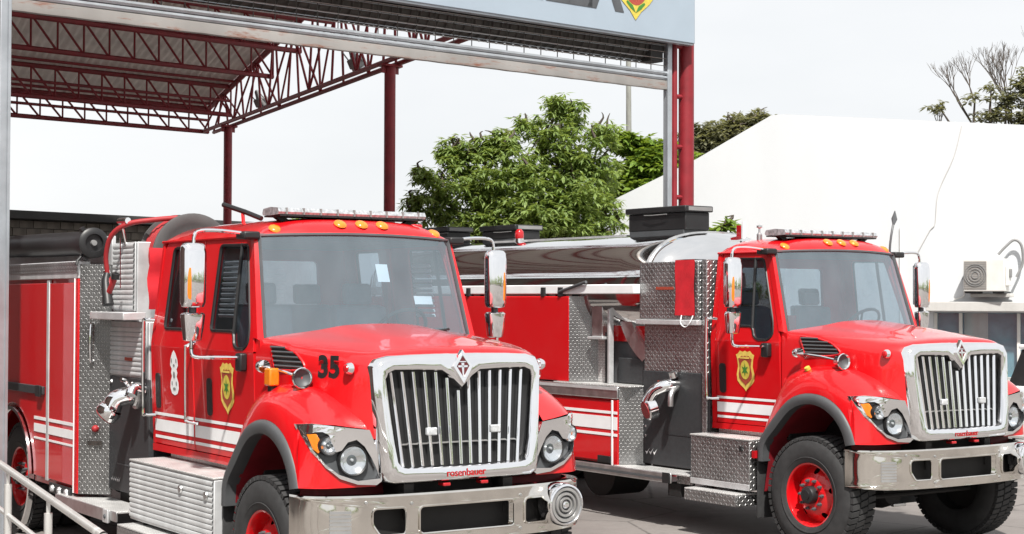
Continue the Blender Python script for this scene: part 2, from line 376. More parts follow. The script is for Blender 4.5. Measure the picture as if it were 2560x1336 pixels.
WHEEL = {}
def wheel(parent, x, y, side, dual=False):
    """side: -1 truck's right, +1 left; outer face at |y|"""
    ax = (0, side, 0)
    if not WHEEL:
        Rr = .545
        tp = [(.285, -.13), (.30, -.145), (.36, -.165), (.43, -.17), (.50, -.155), (.525, -.13), (.532, -.06), (.532, .06), (.525, .13), (.50, .155), (.43, .17), (.36, .165), (.30, .145), (.285, .13)]
        WHEEL['tyre'] = MB().lathe(tp, (0, 0, 0), (0, 1, 0), 56).mesh('tyre', 'rubber')
        t = MB()
        for k in range(52):
            a = 2 * math.pi * k / 52
            for y0, y1, da in ((-.15, -.055, 0), (-.045, .045, .06), (.055, .15, 0)):
                c = V((math.cos(a + da), 0, math.sin(a + da))); tg = V((-c.z, 0, c.x))
                sh = .003 if y0 == -.045 else .0
                t.obox(c * (.532 + sh) + V((0, (y0 + y1) / 2, 0)), tg * .024, V((0, (y1 - y0) / 2, 0)) + tg * (.012 if da else .006), c * .016)
        WHEEL['tread'] = t.mesh('tread', 'rubber', 0)
        bead = MB().lathe([(.30, .149), (.312, .158), (.33, .162), (.345, .168), (.352, .172), (.358, .168)], (0, 0, 0), (0, 1, 0), 48)
        WHEEL['bead'] = bead.mesh('sidewall_rib', 'rubber')
        # rim with hand holes
        def disc(u, v):
            r = math.hypot(u, v); h = interp(r, [(.0, .12), (.13, .12), (.155, .11), (.20, .085), (.245, .04), (.262, .03)])
            return (u, h, v)
        rim = MB().plate(circ(0, 0, .262, 40), [circ(.222 * math.cos(a), .222 * math.sin(a), .030, 12) for a in [2 * math.pi * (k + .3) / 5 for k in range(5)]], disc, None, .05)
        rim.lathe([(.262, .028), (.272, .06), (.276, .12), (.286, .145), (.300, .152), (.304, .145), (.297, .12)], (0, 0, 0), (0, 1, 0), 40)
        WHEEL['rim'] = rim.mesh('wheel', 'red')
        WHEEL['hub'] = MB().lathe([(.085, .10), (.085, .17), (.075, .19), (.05, .20), (.05, .215), (0, .22)], (0, 0, 0), (0, 1, 0), 24).mesh('hub', 'black')
        WHEEL['nut'] = MB().lathe([(.017, 0), (.017, .03), (.009, .034), (.009, .05), (0, .05)], (0, 0, 0), (0, 1, 0), 6).mesh('lug_nut', 'dkgrey', 0)
        WHEEL['back'] = MB().lathe([(.0, -.0), (.27, -.0), (.285, -.12)], (0, 0, 0), (0, 1, 0), 24).mesh('brake_drum', 'frame')
    rot = Matrix.Rotation(0 if side > 0 else math.pi, 4, 'Z')
    wz = .535
    w_ = inst('wheel', WHEEL['rim'], parent, Matrix.Translation((x, y - side * .165, wz)) @ rot)
    I = Matrix.Identity(4)
    for nm in ('tyre', 'tread', 'hub'): inst(nm, WHEEL[nm], w_, I)
    inst('sidewall_rib', WHEEL['bead'], w_, I); inst('brake_drum', WHEEL['back'], w_, I)
    for k in range(10):
        a = 2 * math.pi * k / 10
        inst('lug_nut', WHEEL['nut'], w_, Matrix.Translation((.135 * math.cos(a), .112, .135 * math.sin(a))))
    if dual: inst('inner_tyre', WHEEL['tyre'], w_, Matrix.Translation((0, -.36, 0)))
    return w_

def shield(parent, x, zc, h, sgn, cabmap, name='door_emblem'):
    """gold and maroon fire service shield, h high, on a side mapped by cabmap(x, z, off)"""
    hw = h * .33
    prof = [(0, .5), (.25, .47), (.55, .5), (.80, .42), (1, .40), (.86, .27), (.80, .10), (.97, -.10), (.92, -.25), (.6, -.36), (.30, -.42), (.12, -.47), (0, -.52)]
    def outl(k, dz=0): return [(x + a * hw * k, zc + b * h * k + dz) for a, b in prof] + [(x - a * hw * k, zc + b * h * k + dz) for a, b in prof[1:-1][::-1]]
    e = MB().plate(outl(1), [], lambda u, v: cabmap(u, v, .004), None, .08).build(name, 'gold', parent, 0, 0, 'gold edged fire service shield decal')
    MB().plate(outl(.74), [], lambda u, v: cabmap(u, v, .007), None, .08).build('shield_field', 'maroon', e, 0)
    MB().plate(circ(x, zc + .02 * h, hw * .52, 16, h * .24), [], lambda u, v: cabmap(u, v, .010), None, .08).build('shield_centre', 'yellow', e, 0)
    st = []
    for k in range(12):
        rr = (1 if k % 2 == 0 else .38) * hw * .40; a = math.pi / 2 + k * math.pi / 6; st.append((x + rr * math.cos(a), zc + .02 * h + rr * 1.3 * math.sin(a)))
    MB().plate(st, [], lambda u, v: cabmap(u, v, .013), None).build('shield_star', 'green', e, 0)
    MB().plate([(x - hw * .5, zc + h * .30), (x + hw * .5, zc + h * .30), (x + hw * .5, zc + h * .34), (x - hw * .5, zc + h * .34)], [], lambda u, v: cabmap(u, v, .010), None).build('shield_band', 'gold', e, 0)
    return e

def truck_front(T, xr, crew):
    """cab, hood, fenders, grille, bumper, mirrors: shared by both trucks; xr = rear of the cab"""
    sides = (-1, 1)
    def cm(sg): return lambda x, z, off=0.0: (x, sg * (cab_y(z) + off), z)
    # --- doors
    if crew: doors = [(-1.735, -.585, True), (-2.60, -1.755, False)]
    else: doors = [(-1.505, -.585, True)]
    stripes = [(1.36, 1.385), (1.225, 1.325), (1.165, 1.19)]
    for sg in sides:
        c_ = cm(sg)
        for x0, x1, front in doors:
            F = lambda u, v: c_(u, v); B = lambda u, v: c_(u, v, -.035)
            if front:
                up = [(x0, 1.95), (x1, 1.95), (-.605, 2.10), (-.85, 2.80), (-.90, 2.835), (x0, 2.835)]
                hole = rpoly([(x0 + .14 if not crew else -1.43, 2.10), (-.985, 2.10), (-.955, 2.0), (-.90, 1.968), (-.75, 1.968), (-.685, 2.02), (-.70, 2.15), (-.905, 2.775), (x0 + .14 if not crew else -1.43, 2.785)], .045, 3)
            else:
                up = [(x0, 1.95), (x1, 1.95), (x1, 2.835), (x0 + .05, 2.835), (x0, 2.78)]
                hole = rpoly([(-2.40, 2.10), (-1.95, 2.10), (-1.95, 2.785), (-2.40, 2.785)], .05, 3)
            d = MB()
            d.plate([(x0, 1.115), (x1, 1.115), (x1, 1.95), (x0, 1.95)], [], F, B, .25); d.plate(up, [hole], F, B)
            d = d.build('door', 'red', T, 25, .006)
            MB().plate(hole, [], lambda u, v: c_(u, v, -.018), None).build('side_window', 'glass', d, 0)
            MB().tube([V(c_(u, v, -.004)) for u, v in hole + hole[:2]], .014, 6, False).build('window_seal', 'black', d)
            if front: MB().tube([c_(-.985, 2.08, -.005), c_(-1.03, 2.79, -.005)], .016, 6).build('window_divider', 'black', d)
            hx = x0 + .10 + (.22 if (crew and front) else 0)
            MB().plate(rpoly([(hx - .045, 1.42), (hx + .045, 1.42), (hx + .045, 1.72), (hx - .045, 1.72)], .04, 4), [], lambda u, v: c_(u, v, .012), lambda u, v: c_(u, v, -.01)).build('door_handle', 'black', d, 25, .004)
            for z0, z1 in stripes:
                MB().plate([(x0 + .004, z0), (x1 - .004, z0), (x1 - .004, z1), (x0 + .004, z1)], [], lambda u, v: c_(u, v, .003), None).build('reflective_stripe', 'white', d, 0)
            if front and sg < 0: shield(d, -1.07, 1.655, .40, sg, lambda u, v, o: c_(u, v, o))
            if not front and sg < 0:
                pts = [(0, .19), (.035, .165), (.075, .11), (.085, .06), (.05, .03), (.07, 0), (.05, -.03), (.085, -.08), (.09, -.13), (.06, -.175), (0, -.19)]
                pol = [(-2.14 + a, 1.735 + b) for a, b in pts] + [(-2.14 - a, 1.735 + b) for a, b in pts[1:-1][::-1]]
                e = MB().plate(pol, [], lambda u, v: c_(u, v, .004), None).build('door_emblem', 'white', d, 0, 0, 'white civic crest decal on rear door')
                for cx, cz_, rx, rz in ((-.05, .10, .012, .02), (.05, .10, .012, .02), (0, .06, .02, .012), (0, -.02, .022, .03), (-.045, -.09, .012, .02), (.045, -.09, .012, .02), (0, -.135, .03, .012)):
                    MB().plate(circ(-2.14 + cx, 1.735 + cz_, rx, 10, rz), [], lambda u, v: c_(u, v, .007), None).build('crest_mark', 'grey', e, 0)
            if front and crew:
                for k in range(11):
                    zz = 2.22 + k * .042
                    MB().obox((-1.23, sg * (cab_y(zz) - .035), zz), (.15, 0, 0), (0, .004, .004), (0, -.006, .010)).build('window_bar', 'white', d, 0)  # thin white bars added just inside the front window
    # --- cab shell
    b = MB()
    zr = 2.85
    for sg in sides:
        c_ = cm(sg)
        b.plate([(xr, 1.115), (doors[-1][0] - .008, 1.115), (doors[-1][0] - .008, 2.84), (xr, 2.84)], [], lambda u, v: c_(u, v), lambda u, v: c_(u, v, -.04), .3)   # rear quarter
        if crew: b.plate([(-1.752, 1.115), (-1.738, 1.115), (-1.738, 2.84), (-1.752, 2.84)], [], lambda u, v: c_(u, v, -.03), lambda u, v: c_(u, v, -.06))
        # sill and cowl side
        b.box(xr, -.62, sg * .90, sg * .962, 1.05, 1.11)
        b.plate([(-.578, 1.30), (-.50, 1.30), (-.50, 2.04), (-.575, 2.06)], [], lambda u, v: c_(u, v, -.006), lambda u, v: c_(u, v, -.05))
        # pillar from cowl to roof
        e0, e1 = V((-.535, sg * .925, 2.04)), V((-.775, sg * .862, 2.845))
        f0, f1 = V((-.60, sg * .985, 2.06)), V((-.86, sg * .885, 2.84))
        rows = []
        for t in (0, .25, .5, .75, 1):
            a, f = e0.lerp(e1, t), f0.lerp(f1, t); m_ = (a + f) / 2 + V((.028, sg * .022, 0))
            rows.append([a + V((-.05, -sg * .02, 0)), a, a.lerp(m_, .6), m_, m_.lerp(f, .6), f, f + V((-.03, -sg * .05, 0))])
        b.grid(rows)
    # roof: crowned, rounded forehead over the windshield
    rows = []; NU = 40
    prof = [(0, 0), (.012, .03), (.035, .062), (.08, .095), (.15, .118), (.30, .135), (.6, .14)]
    L_ = -.66 - xr
    prof += [(L_ * .7, .14), (L_ - .10, .135), (L_ - .03, .115), (L_, .06), (L_ + .005, -.03)]
    for d_, h_ in prof:
        row = []
        for i in range(NU + 1):
            u = -1 + 2 * i / NU
            xf = -.645 - .125 * abs(u) ** 2.2
            x = xf - d_ * (L_ + .66 + (xf + .0) - .0) / (L_ + .66 - .645) if False else max(xr, xf - d_ * (xf - xr) / (-.645 - xr) * 1.0)
            y = .885 * (1 if u >= 0 else -1) * min(1.0, 1 - (1 - abs(u)) ** 1.0)
            z = 2.868 - .022 * u * u + h_ * (1 - abs(u) ** 5)
            row.append((x, y, z))
        rows.append(row)
    b.grid(rows)
    for sg in sides: b.tube([(-.86, sg * .885, 2.842), (xr, sg * .885, 2.842)], .012, 6)
    # rear wall with window
    b.plate([(-.95, 1.05), (.95, 1.05), (.985, 1.95), (.88, 2.85), (.6, 2.92), (-.6, 2.92), (-.88, 2.85), (-.985, 1.95)], [rpoly([(-.62, 2.2), (.62, 2.2), (.60, 2.7), (-.60, 2.7)], .05)],
            lambda u, v: (xr, u, v), lambda u, v: (xr + .04, u, v))
    b.build('cab', 'red', T, 48)
    MB().plate(rpoly([(-.62, 2.2), (.62, 2.2), (.60, 2.7), (-.60, 2.7)], .05), [], lambda u, v: (xr + .02, u, v), None).build('rear_window', 'glass', T, 0)
    # --- windshield
    def ws(u, v):
        a = abs(u) ** 2.2
        y = u * lerp(.915, .855, v); x = lerp(-.36 - .175 * a, -.655 - .125 * a, v); z = lerp(2.035, 2.868 - .022 * u * u, v)
        return V((x, y, z))
    MB().grid([[ws(-1 + i / 10, j / 8) for i in range(21)] for j in range(9)]).build('windshield', 'wind', T, 60)
    per = [ws(-1 + i / 10, 1) for i in range(21)] + [ws(1, 1 - j / 8) for j in range(1, 9)] + [ws(1 - i / 10, 0) for i in range(1, 21)] + [ws(-1, j / 8) for j in range(1, 9)]
    MB().tube([q + V((.004, 0, 0)) for q in per], .015, 6, False).build('windshield_seal', 'dkgrey', T)
    for y0, y1 in ((-.55, -.06), (.15, .66)):
        wp = MB(); p0, p1 = ws(y0 / .9, .02), ws(y1 / .9, .10)
        wp.tube([p0 + V((.03, 0, 0)), p1 + V((.03, 0, .0))], .010, 6); wp.tube([ws((y0 + .06) / .9, .0) + V((.05, 0, -.02)), (p0 + p1) / 2 + V((.035, 0, 0))], .012, 6)
        wp.build('wiper', 'black', T)
    # --- interior
    it = MB(); it.box(xr + .05, -.45, -.93, .93, 1.15, 1.25); it.box(-.78, -.42, -.9, .9, 1.25, 1.98); it.box(xr + .05, -.85, -.82, .82, 2.80, 2.84)
    it.box(-.80, -.60, .2, .72, 1.98, 2.08)
    it.build('cab_interior', 'interior', T, 30, .02)
    seats = [(-1.35, -.45), (-1.35, .45)] + ([(-2.3, -.45), (-2.3, .45), (-2.3, 0)] if crew else [])
    for sx, sy in seats:
        if sx - .2 < xr: sx = xr + .32
        s_ = MB(); s_.box(sx - .2, sx + .32, sy - .25, sy + .25, 1.5, 1.68); s_.obox((sx - .2, sy, 1.98), (.07, 0, -.012), (0, .25, 0), (-.03, 0, .32)); s_.obox((sx - .25, sy, 2.40), (.045, 0, 0), (0, .13, 0), (-.01, 0, .09))
        s_.build('seat', 'seat', T, 30, .03)
    st = MB(); cst = V((-.86, .45, 2.10)); ax = V((-.75, 0, .66)).normalized(); u_ = V((0, 1, 0)); w_ = ax.cross(u_)
    st.tube([cst + (u_ * math.cos(2 * math.pi * k / 24) + w_ * math.sin(2 * math.pi * k / 24)) * .23 for k in range(25)], .016, 6, False)
    for a in (0, 2.1, 4.2): st.tube([cst, cst + (u_ * math.cos(a) + w_ * math.sin(a)) * .23], .012, 6)
    st.tube([cst, cst - ax * .3], .03, 8)
    st.build('steering_wheel', 'black', T)
    # --- hood
    half = [(-.56, [(0, 2.165), (.3, 2.155), (.52, 2.118), (.74, 2.088), (.90, 2.062), (.965, 2.03), (.978, 1.9), (.985, 1.45)]),
            (-.3, [(0, 2.155), (.3, 2.147), (.51, 2.108), (.72, 2.082), (.88, 2.055), (.94, 2.02), (.958, 1.9), (.965, 1.45)]),
            (0, [(0, 2.12), (.3, 2.114), (.5, 2.080), (.68, 2.060), (.85, 2.03), (.915, 1.99), (.945, 1.88), (.955, 1.45)]),
            (.3, [(0, 2.08), (.29, 2.075), (.48, 2.050), (.62, 2.036), (.79, 2.008), (.855, 1.965), (.89, 1.86), (.905, 1.45)]),
            (.55, [(0, 2.035), (.28, 2.031), (.45, 2.018), (.57, 2.005), (.72, 1.98), (.785, 1.94), (.825, 1.84), (.84, 1.40)]),
            (.72, [(0, 2.003), (.27, 2.0), (.44, 1.991), (.55, 1.980), (.65, 1.952), (.705, 1.91), (.735, 1.82), (.735, 1.38)]),
            (.765, [(0, 1.945), (.27, 1.942), (.43, 1.935), (.54, 1.925), (.62, 1.90), (.665, 1.865), (.685, 1.80), (.69, 1.38)])]
    rows = []
    for x, h in half:
        full = [(-a, z) for a, z in h[::-1]] + [(a, z) for a, z in h[1:]]
        rows.append([V((x + (.19 * (1 - min(1, abs(a) / .95) ** 2) if x == -.56 else 0), a, z)) for a, z in full])
    hood = MB().grid(refine(rows, 3, 4)).build('hood', 'red', T, 50)
    for sg in sides:
        vp = [(-.335, 2.015), (-.12, 2.0), (.05, 1.962), (.135, 1.90), (.165, 1.855), (.05, 1.835), (-.255, 1.828)]
        hv = lambda u, v, o=0.0: (u, sg * (hood_y(u) + o + (.0 if v > 1.86 else .004)), v)
        vt = MB().plate(rpoly(vp, .03, 3), [], lambda u, v: hv(u, v, .006), None, .12).build('hood_vent', 'black', T, 0)
        rim = rpoly(vp, .03, 3); MB().tube([hv(u, v, .006) for u, v in rim + rim[:1]], .010, 6, False).build('vent_rim', 'red', vt)
        for k in range(5):
            z = 1.855 + k * .034; xa = -.255 - (z - 1.83) * .42 + .01; xb = interp(z, [(1.84, .14), (1.9, .12), (1.96, .02), (2.0, -.13)])
            MB().tube([hv(lerp(xa, xb, t / 6), z + .008, .014) for t in range(7)], .0085, 5).build('vent_louver', 'dkgrey', vt)
        lamp = MB().lathe([(.0, .045), (.03, .04), (.042, .02), (.045, 0)], (.62, sg * .808, 1.867), (.25, sg, .05), 14).build('side_marker', 'chrome', T)
        MB().lathe([(.0, .053), (.022, .048), (.028, .04)], (.62, sg * .808, 1.867), (.25, sg, .05), 12).build('marker_lens', 'redlens', lamp)
        # bullet lamp, arm and round look-down mirror beside the hood
        hm = MB().lathe([(0, -.06), (.025, -.055), (.045, -.03), (.052, .01), (.048, .035), (0, .045)], (-.27, sg * 1.06, 1.857), (1, 0, 0), 16).build('hood_mirror', 'chrome', T, 60)
        MB().tube([(-.27, sg * 1.05, 1.855), (0, sg * 1.02, 1.83), (.24, sg * .99, 1.79)], .010, 6).build('arm', 'chrome', hm)
        MB().lathe([(0, -.10), (.03, -.095), (.055, -.06), (.062, 0), (.078, .02), (.072, .03), (.055, 0), (0, -.03)], (.25, sg * 1.0, 1.79), (1, sg * .1, 0), 20).build('mirror_cup', 'chrome', hm, 50)
        MB().lathe([(0, -.02), (.05, .0), (.062, .012)], (.253, sg * 1.0, 1.79), (1, sg * .1, 0), 20).build('mirror_face', 'dkgrey', hm)
        MB().tube([(-.27, sg * 1.05, 1.83), (-.30, sg * .98, 1.80)], .012, 6).build('bracket', 'chrome', hm)
        # --- fender
        FS = [[(-.52, .985, 1.60), (-.54, 1.0, 1.5), (-.58, 1.03, 1.38), (-.61, 1.07, 1.27), (-.64, 1.12, 1.14), (-.66, 1.17, 1.0)],
              [(-.40, .93, 1.69), (-.42, 1.01, 1.64), (-.45, 1.07, 1.54), (-.47, 1.11, 1.44), (-.49, 1.145, 1.32), (-.50, 1.17, 1.2)],
              [(-.20, .90, 1.72), (-.21, 1.0, 1.705), (-.23, 1.08, 1.65), (-.25, 1.13, 1.57), (-.27, 1.16, 1.48), (-.28, 1.175, 1.41)],
              [(0, .88, 1.735), (-.01, .99, 1.735), (-.02, 1.08, 1.69), (-.04, 1.14, 1.615), (-.05, 1.165, 1.54), (-.05, 1.175, 1.485)],
              [(.25, .85, 1.72), (.24, .97, 1.73), (.22, 1.07, 1.685), (.21, 1.14, 1.605), (.2, 1.17, 1.53), (.2, 1.18, 1.465)],
              [(.48, .80, 1.645), (.47, .92, 1.66), (.45, 1.04, 1.625), (.43, 1.12, 1.55), (.41, 1.165, 1.46), (.4, 1.185, 1.36)],
              [(.66, .76, 1.53), (.655, .89, 1.548), (.62, 1.02, 1.545), (.545, 1.115, 1.50), (.52, 1.165, 1.36), (.53, 1.187, 1.2)],
              [(.765, .745, 1.452), (.745, .88, 1.470), (.70, 1.02, 1.488), (.535, 1.15, 1.47), (.555, 1.178, 1.28), (.58, 1.187, 1.07)]]
        fr = [[V((x, sg * y, z)) for x, y, z in s_] for s_ in FS]
        fd = MB().grid(refine(fr, 3, 3))
        low = [(1.187, 1.05), (1.187, 1.2), (1.18, 1.36), (1.16, 1.46), (1.12, 1.31), (1.05, 1.20), (.95, 1.12), (.82, 1.075), (.68, 1.07), (.68, 1.05)]
        fd.plate(low, [], lambda a, z: (head_x(a, z) - .004, sg * a, z), None, .06)
        fd = fd.build('fender', 'red', T, 60)
        out = [(-.68, .80), (-.66, 1.0), (-.50, 1.2), (-.28, 1.41), (-.05, 1.485), (.2, 1.465), (.4, 1.36), (.53, 1.2), (.59, 1.05)]
        inn = [(-.60, .80), (-.575, .97), (-.43, 1.13), (-.235, 1.315), (-.03, 1.385), (.165, 1.365), (.325, 1.275), (.43, 1.15), (.475, 1.03)]
        rows = [[V((o[0], sg * 1.165, o[1])), V((lerp(o[0], i[0], .1), sg * 1.198, lerp(o[1], i[1], .1))), V((lerp(o[0], i[0], .5), sg * 1.215, lerp(o[1], i[1], .5))), V((lerp(o[0], i[0], .92), sg * 1.205, lerp(o[1], i[1], .92))), V((i[0], sg * 1.19, i[1])), V((i[0], sg * 1.10, i[1]))] for o, i in zip(out, inn)]
        MB().grid(refine(rows, 2, 3)).build('fender_flare', 'flare', fd, 50)
        lin = [(i[0], i[1] + .01) for i in inn]
        MB().grid([[V((x, sg * y, z)) for y in (1.12, .45)] for x, z in [(-.66, .5)] + lin + [(.50, .85)]]).build('wheel_well', 'dkred', fd, 50)  # darker red paints in the shade inside the arch
        bx('mud_flap', 'rubber', fd, -.705, -.685, sg * .62, sg * 1.18, .24, .98)
        # --- headlight
        bez = [(1.165, 1.485), (1.15, 1.40), (1.118, 1.30), (1.05, 1.195), (.95, 1.115), (.82, 1.07), (.68, 1.06), (.635, 1.09), (.69, 1.34), (.735, 1.445), (.88, 1.462), (1.02, 1.482), (1.11, 1.497)]
        rec = [(1.137, 1.43), (1.12, 1.425), (1.10, 1.437), (1.065, 1.44), (1.03, 1.42), (1.005, 1.35), (.98, 1.30), (.94, 1.31), (.895, 1.365), (.83, 1.38), (.77, 1.33), (.72, 1.25), (.685, 1.18), (.655, 1.105), (.82, 1.095), (.96, 1.145), (1.05, 1.215), (1.11, 1.31)]
        hf = lambda o: (lambda a, z: (head_x(a, z) + o, sg * a, z))
        hl = MB().plate(bez, [rec], hf(.012), hf(-.03), .05).build('headlight', 'chrome', T, 50, .004)
        MB().plate(rec, [], hf(-.035), None, .05).build('housing', 'dkgrey', hl, 0)
        MB().plate([(1.13, 1.42), (1.09, 1.425), (1.055, 1.33), (1.085, 1.29), (1.11, 1.32)], [], hf(.004), hf(-.03), .04).build('turn_signal', 'amber', hl, 25, .004)
        for (a, z, r) in ((1.02, 1.345, .058), (.845, 1.238, .092)):
            o_ = V((head_x(a, z) - .028, sg * a, z)); axs = V((1, sg * .12, -.02))
            bz = MB().lathe([(r * 1.22, -.03), (r * 1.22, .022), (r * 1.15, .034), (r * 1.04, .026)], o_, axs, 28).build('lamp_bezel', 'black', hl, 40)
            MB().lathe([(0, -.012), (r * .3, -.010), (r * .6, -.002), (r * .85, .010), (r * 1.04, .026)], o_, axs, 28).build('reflector', 'reflector', hl, 60)
            MB().lathe([(0, .012), (r * .10, .010), (r * .13, .0), (r * .13, -.014)], o_, axs, 12).build('bulb', 'lens', hl, 50)
            MB().lathe([(0, .042), (r * .4, .040), (r * .8, .033), (r * 1.03, .026)], o_, axs, 24).build('lamp_glass', 'lampglass', hl, 60)
    # --- grille
    inn = [(0, 1.715), (.09, 1.80), (.16, 1.845), (.36, 1.853), (.55, 1.855), (.60, 1.835), (.622, 1.79), (.602, 1.6), (.572, 1.35), (.548, 1.22), (.52, 1.185), (.47, 1.175), (.2, 1.168), (0, 1.166)]
    ou = [(0, 1.978), (.1, 1.978), (.2, 1.976), (.40, 1.972), (.58, 1.963), (.665, 1.94), (.705, 1.88), (.69, 1.65), (.668, 1.38), (.648, 1.15), (.63, 1.09), (.58, 1.065), (.2, 1.06), (0, 1.058)]
    ring = lambda h: h + [(-a, z) for a, z in h[1:-1][::-1]]
    I_, O_ = ring(inn), ring(ou)
    def rg(f, dx, grow=0.0):
        r_ = []
        for (a, z), (c, d) in zip(O_, I_):
            y, zz = lerp(a, c, f), lerp(z, d, f); r_.append((gx(zz) + dx, y * (1 + grow), zz - (grow * .25 if zz > 1.9 else 0)))
        return r_
    gs = MB().grid([rg(0, -.24, .085), rg(0, -.13, .05), rg(0, -.045, .02), rg(.10, -.012), rg(.3, .008), rg(.80, .008), rg(.95, .0), rg(1, -.02), rg(1, -.10)], True).build('grille_surround', 'chrome', T, 45)
    MB().plate([(a * 1.01, z) for a, z in I_], [], lambda a, z: (gx(z) - .10, a, z), None).build('grille_mesh', 'black', gs, 0)
    for k in range(13):
        yt = -.555 + 1.11 * k / 12; yb = yt * .872
        zt = interp(abs(yt), [(0, 1.70), (.09, 1.79), (.16, 1.835), (.55, 1.845), (.6, 1.8)]); zb = 1.176
        pr = MB(); rows = []
        for z, y in ((zt, yt), (zb, yb)):
            rows.append([(gx(z) - .075 + dx, y + dy, z) for dx, dy in ((-.015, -.013), (.012, -.017), (.030, -.013), (.040, 0), (.030, .013), (.012, .017), (-.015, .013))])
        pr.grid(rows).build('grille_bar', 'chrome', gs, 60)
    for k in range(40):
        z = 1.19 + k * .0165
    for sy in (-.27, .27):
        z = 1.42; d_ = MB().obox((gx(z) - .005, sy, z), (.018, 0, 0), (0, .042, 0), (0, 0, .028)).build('grille_lamp', 'lens', gs, 30, .008)
    bx('grille_crossbar', 'steel', gs, gx(1.33) - .098, gx(1.33) - .08, -.5, .5, 1.325, 1.335, 0)
    # diamond badge over the notch
    dm = lambda k: [(0, 1.875 + .122 * k), (.085 * k, 1.875), (0, 1.875 - .128 * k), (-.085 * k, 1.875)]
    em = MB().plate(dm(1), [dm(.62)], lambda a, z: (gx(z) + .030, a, z), lambda a, z: (gx(z) - .01, a, z)).build('diamond_badge', 'chrome', gs, 25, .004)
    MB().plate(dm(.64), [], lambda a, z: (gx(z) + .022, a, z), None).build('badge_field', 'badge', em, 0)
    for q in ([(-.040, 1.882), (.040, 1.882), (.040, 1.868), (-.040, 1.868)], [(-.012, 1.90), (.012, 1.90), (.004, 1.795), (-.004, 1.795)], [(-.03, 1.905), (.03, 1.905), (.026, 1.912), (-.026, 1.912)]):
        MB().plate(q, [], lambda a, z: (gx(z) + .025, a, z), None).build('badge_line', 'chrome', em, 0)
    tm = lambda u, v: (gx(1.098 + v) + .0115, u, 1.098 + v)
    MB().text('rosenbauer', .072, tm, .0012, 1.0, 0, 'CENTER').build('maker_lettering', 'redlens', gs, 0)
    for sy in (-.15, .17): bx('red_tab', 'redlens', T, .78, .86, sy - .03, sy + .03, 1.028, 1.052)
    # --- bumper
    PL = [(0, .905), (.4, .893), (.7, .862), (.93, .80), (1.08, .725), (1.16, .64), (1.195, .54), (1.20, .47)]
    ss = [0.0]
    for (a, b0), (c, d) in zip(PL, PL[1:]): ss.append(ss[-1] + math.hypot(c - a, d - b0))
    ty = list(zip(ss, [p[0] for p in PL])); txx = list(zip(ss, [p[1] for p in PL])); SM = ss[-1]
    bpf = lambda o: (lambda s_, z: (interp(abs(s_), txx) + o, math.copysign(interp(abs(s_), ty) - max(0, o * -.6), s_), z))
    holes = [rpoly([(-.38, .715), (.38, .715), (.40, .735), (.40, .885), (.38, .905), (-.38, .905), (-.40, .885), (-.40, .735)], .02, 2)]
    for sg in sides: holes.append(rpoly([(sg * .52, .72), (sg * .70, .72), (sg * .755, .80), (sg * .755, .885), (sg * .735, .905), (sg * .52, .905), (sg * .50, .885), (sg * .50, .74)], .02, 2))
    bp = MB().plate([(-SM, .66), (-1.0, .64), (1.0, .64), (SM, .66), (SM, .985), (-SM, .985)], holes, bpf(0), bpf(-.035), .12)
    sl = [SM * (-1 + k / 16) for k in range(33)]
    bp.grid([[bpf(0)(s_, .985) for s_ in sl], [V(bpf(-.012)(s_, .998)) for s_ in sl], [V(bpf(-.08)(s_, 1.0)) for s_ in sl]])
    bp = bp.build('bumper', 'bchrome', T, 30)
    for h_ in holes: MB().tube([bpf(.004)(*q) for q in h_ + h_[:1]], .009, 6, False).build('opening_trim', 'bchrome', bp)
    bx('bumper_core', 'frame', T, .55, .77, -.84, .84, .66, .97)
    for sg in sides:
        for q in ((.46, .93), (.46, .69), (.80, .95)):
            MB().lathe([(.014, 0), (.012, .008), (0, .01)], bpf(0)(sg * q[0], q[1]), (1, 0, 0), 8).build('bolt', 'steel', bp)
    for k in range(7):   # ribbed step tread on the near end
        MB().plate([(-1.055 + .0, .715 + k * .027), (-.905, .715 + k * .027), (-.905, .735 + k * .027), (-1.055, .735 + k * .027)], [], bpf(.007), bpf(-.002), .06).build('step_rib', 'grey', bp, 0)
    # siren speaker
    sx = V((.955, .80, .845)); sr = MB().lathe([(.11, -.16), (.15, -.12), (.158, -.10), (.158, .02), (.15, .04), (.138, .045), (.132, .03)], sx, (1, 0, 0), 40).build('siren', 'chrome', T, 40)
    for r1, r2, mt in ((.132, .10, 'steel'), (.094, .066, 'steel'), (.06, .035, 'steel')):
        MB().lathe([(r1, .02), (r1 - .006, .038), (r2 + .006, .038), (r2, .02)], sx, (1, 0, 0), 36).build('siren_ring', mt, sr, 40)
    MB().lathe([(.03, .03), (.02, .045), (0, .048)], sx, (1, 0, 0), 16).build('siren_cap', 'chrome', sr)
    MB().lathe([(.13, .015), (0, .016)], sx, (1, 0, 0), 30).build('siren_back', 'dkgrey', sr)
    # --- mirrors
    for sg in sides:
        c0 = V((-.845, sg * 1.372, 0))
        def shell(zs):
            rows = []
            for z, ky, kx in zs:
                rows.append([c0 + V((kx * (1 if math.cos(t) > 0 else .45) * math.copysign(abs(math.cos(t)) ** .8, math.cos(t)), ky * math.copysign(abs(math.sin(t)) ** .7, math.sin(t)), z)) for t in [2 * math.pi * k / 28 for k in range(28)]])
            m_ = MB().grid(rows, True); m_.add(rows[0], [list(range(28))[::-1]]); m_.add(rows[-1], [list(range(28))]); return m_
        mr = shell([(2.285, .055, .04), (2.292, .085, .06), (2.33, .098, .075), (2.5, .10, .08), (2.7, .10, .078), (2.752, .095, .066), (2.772, .08, .05), (2.778, .05, .03)]).build('mirror', 'chrome', T, 50)
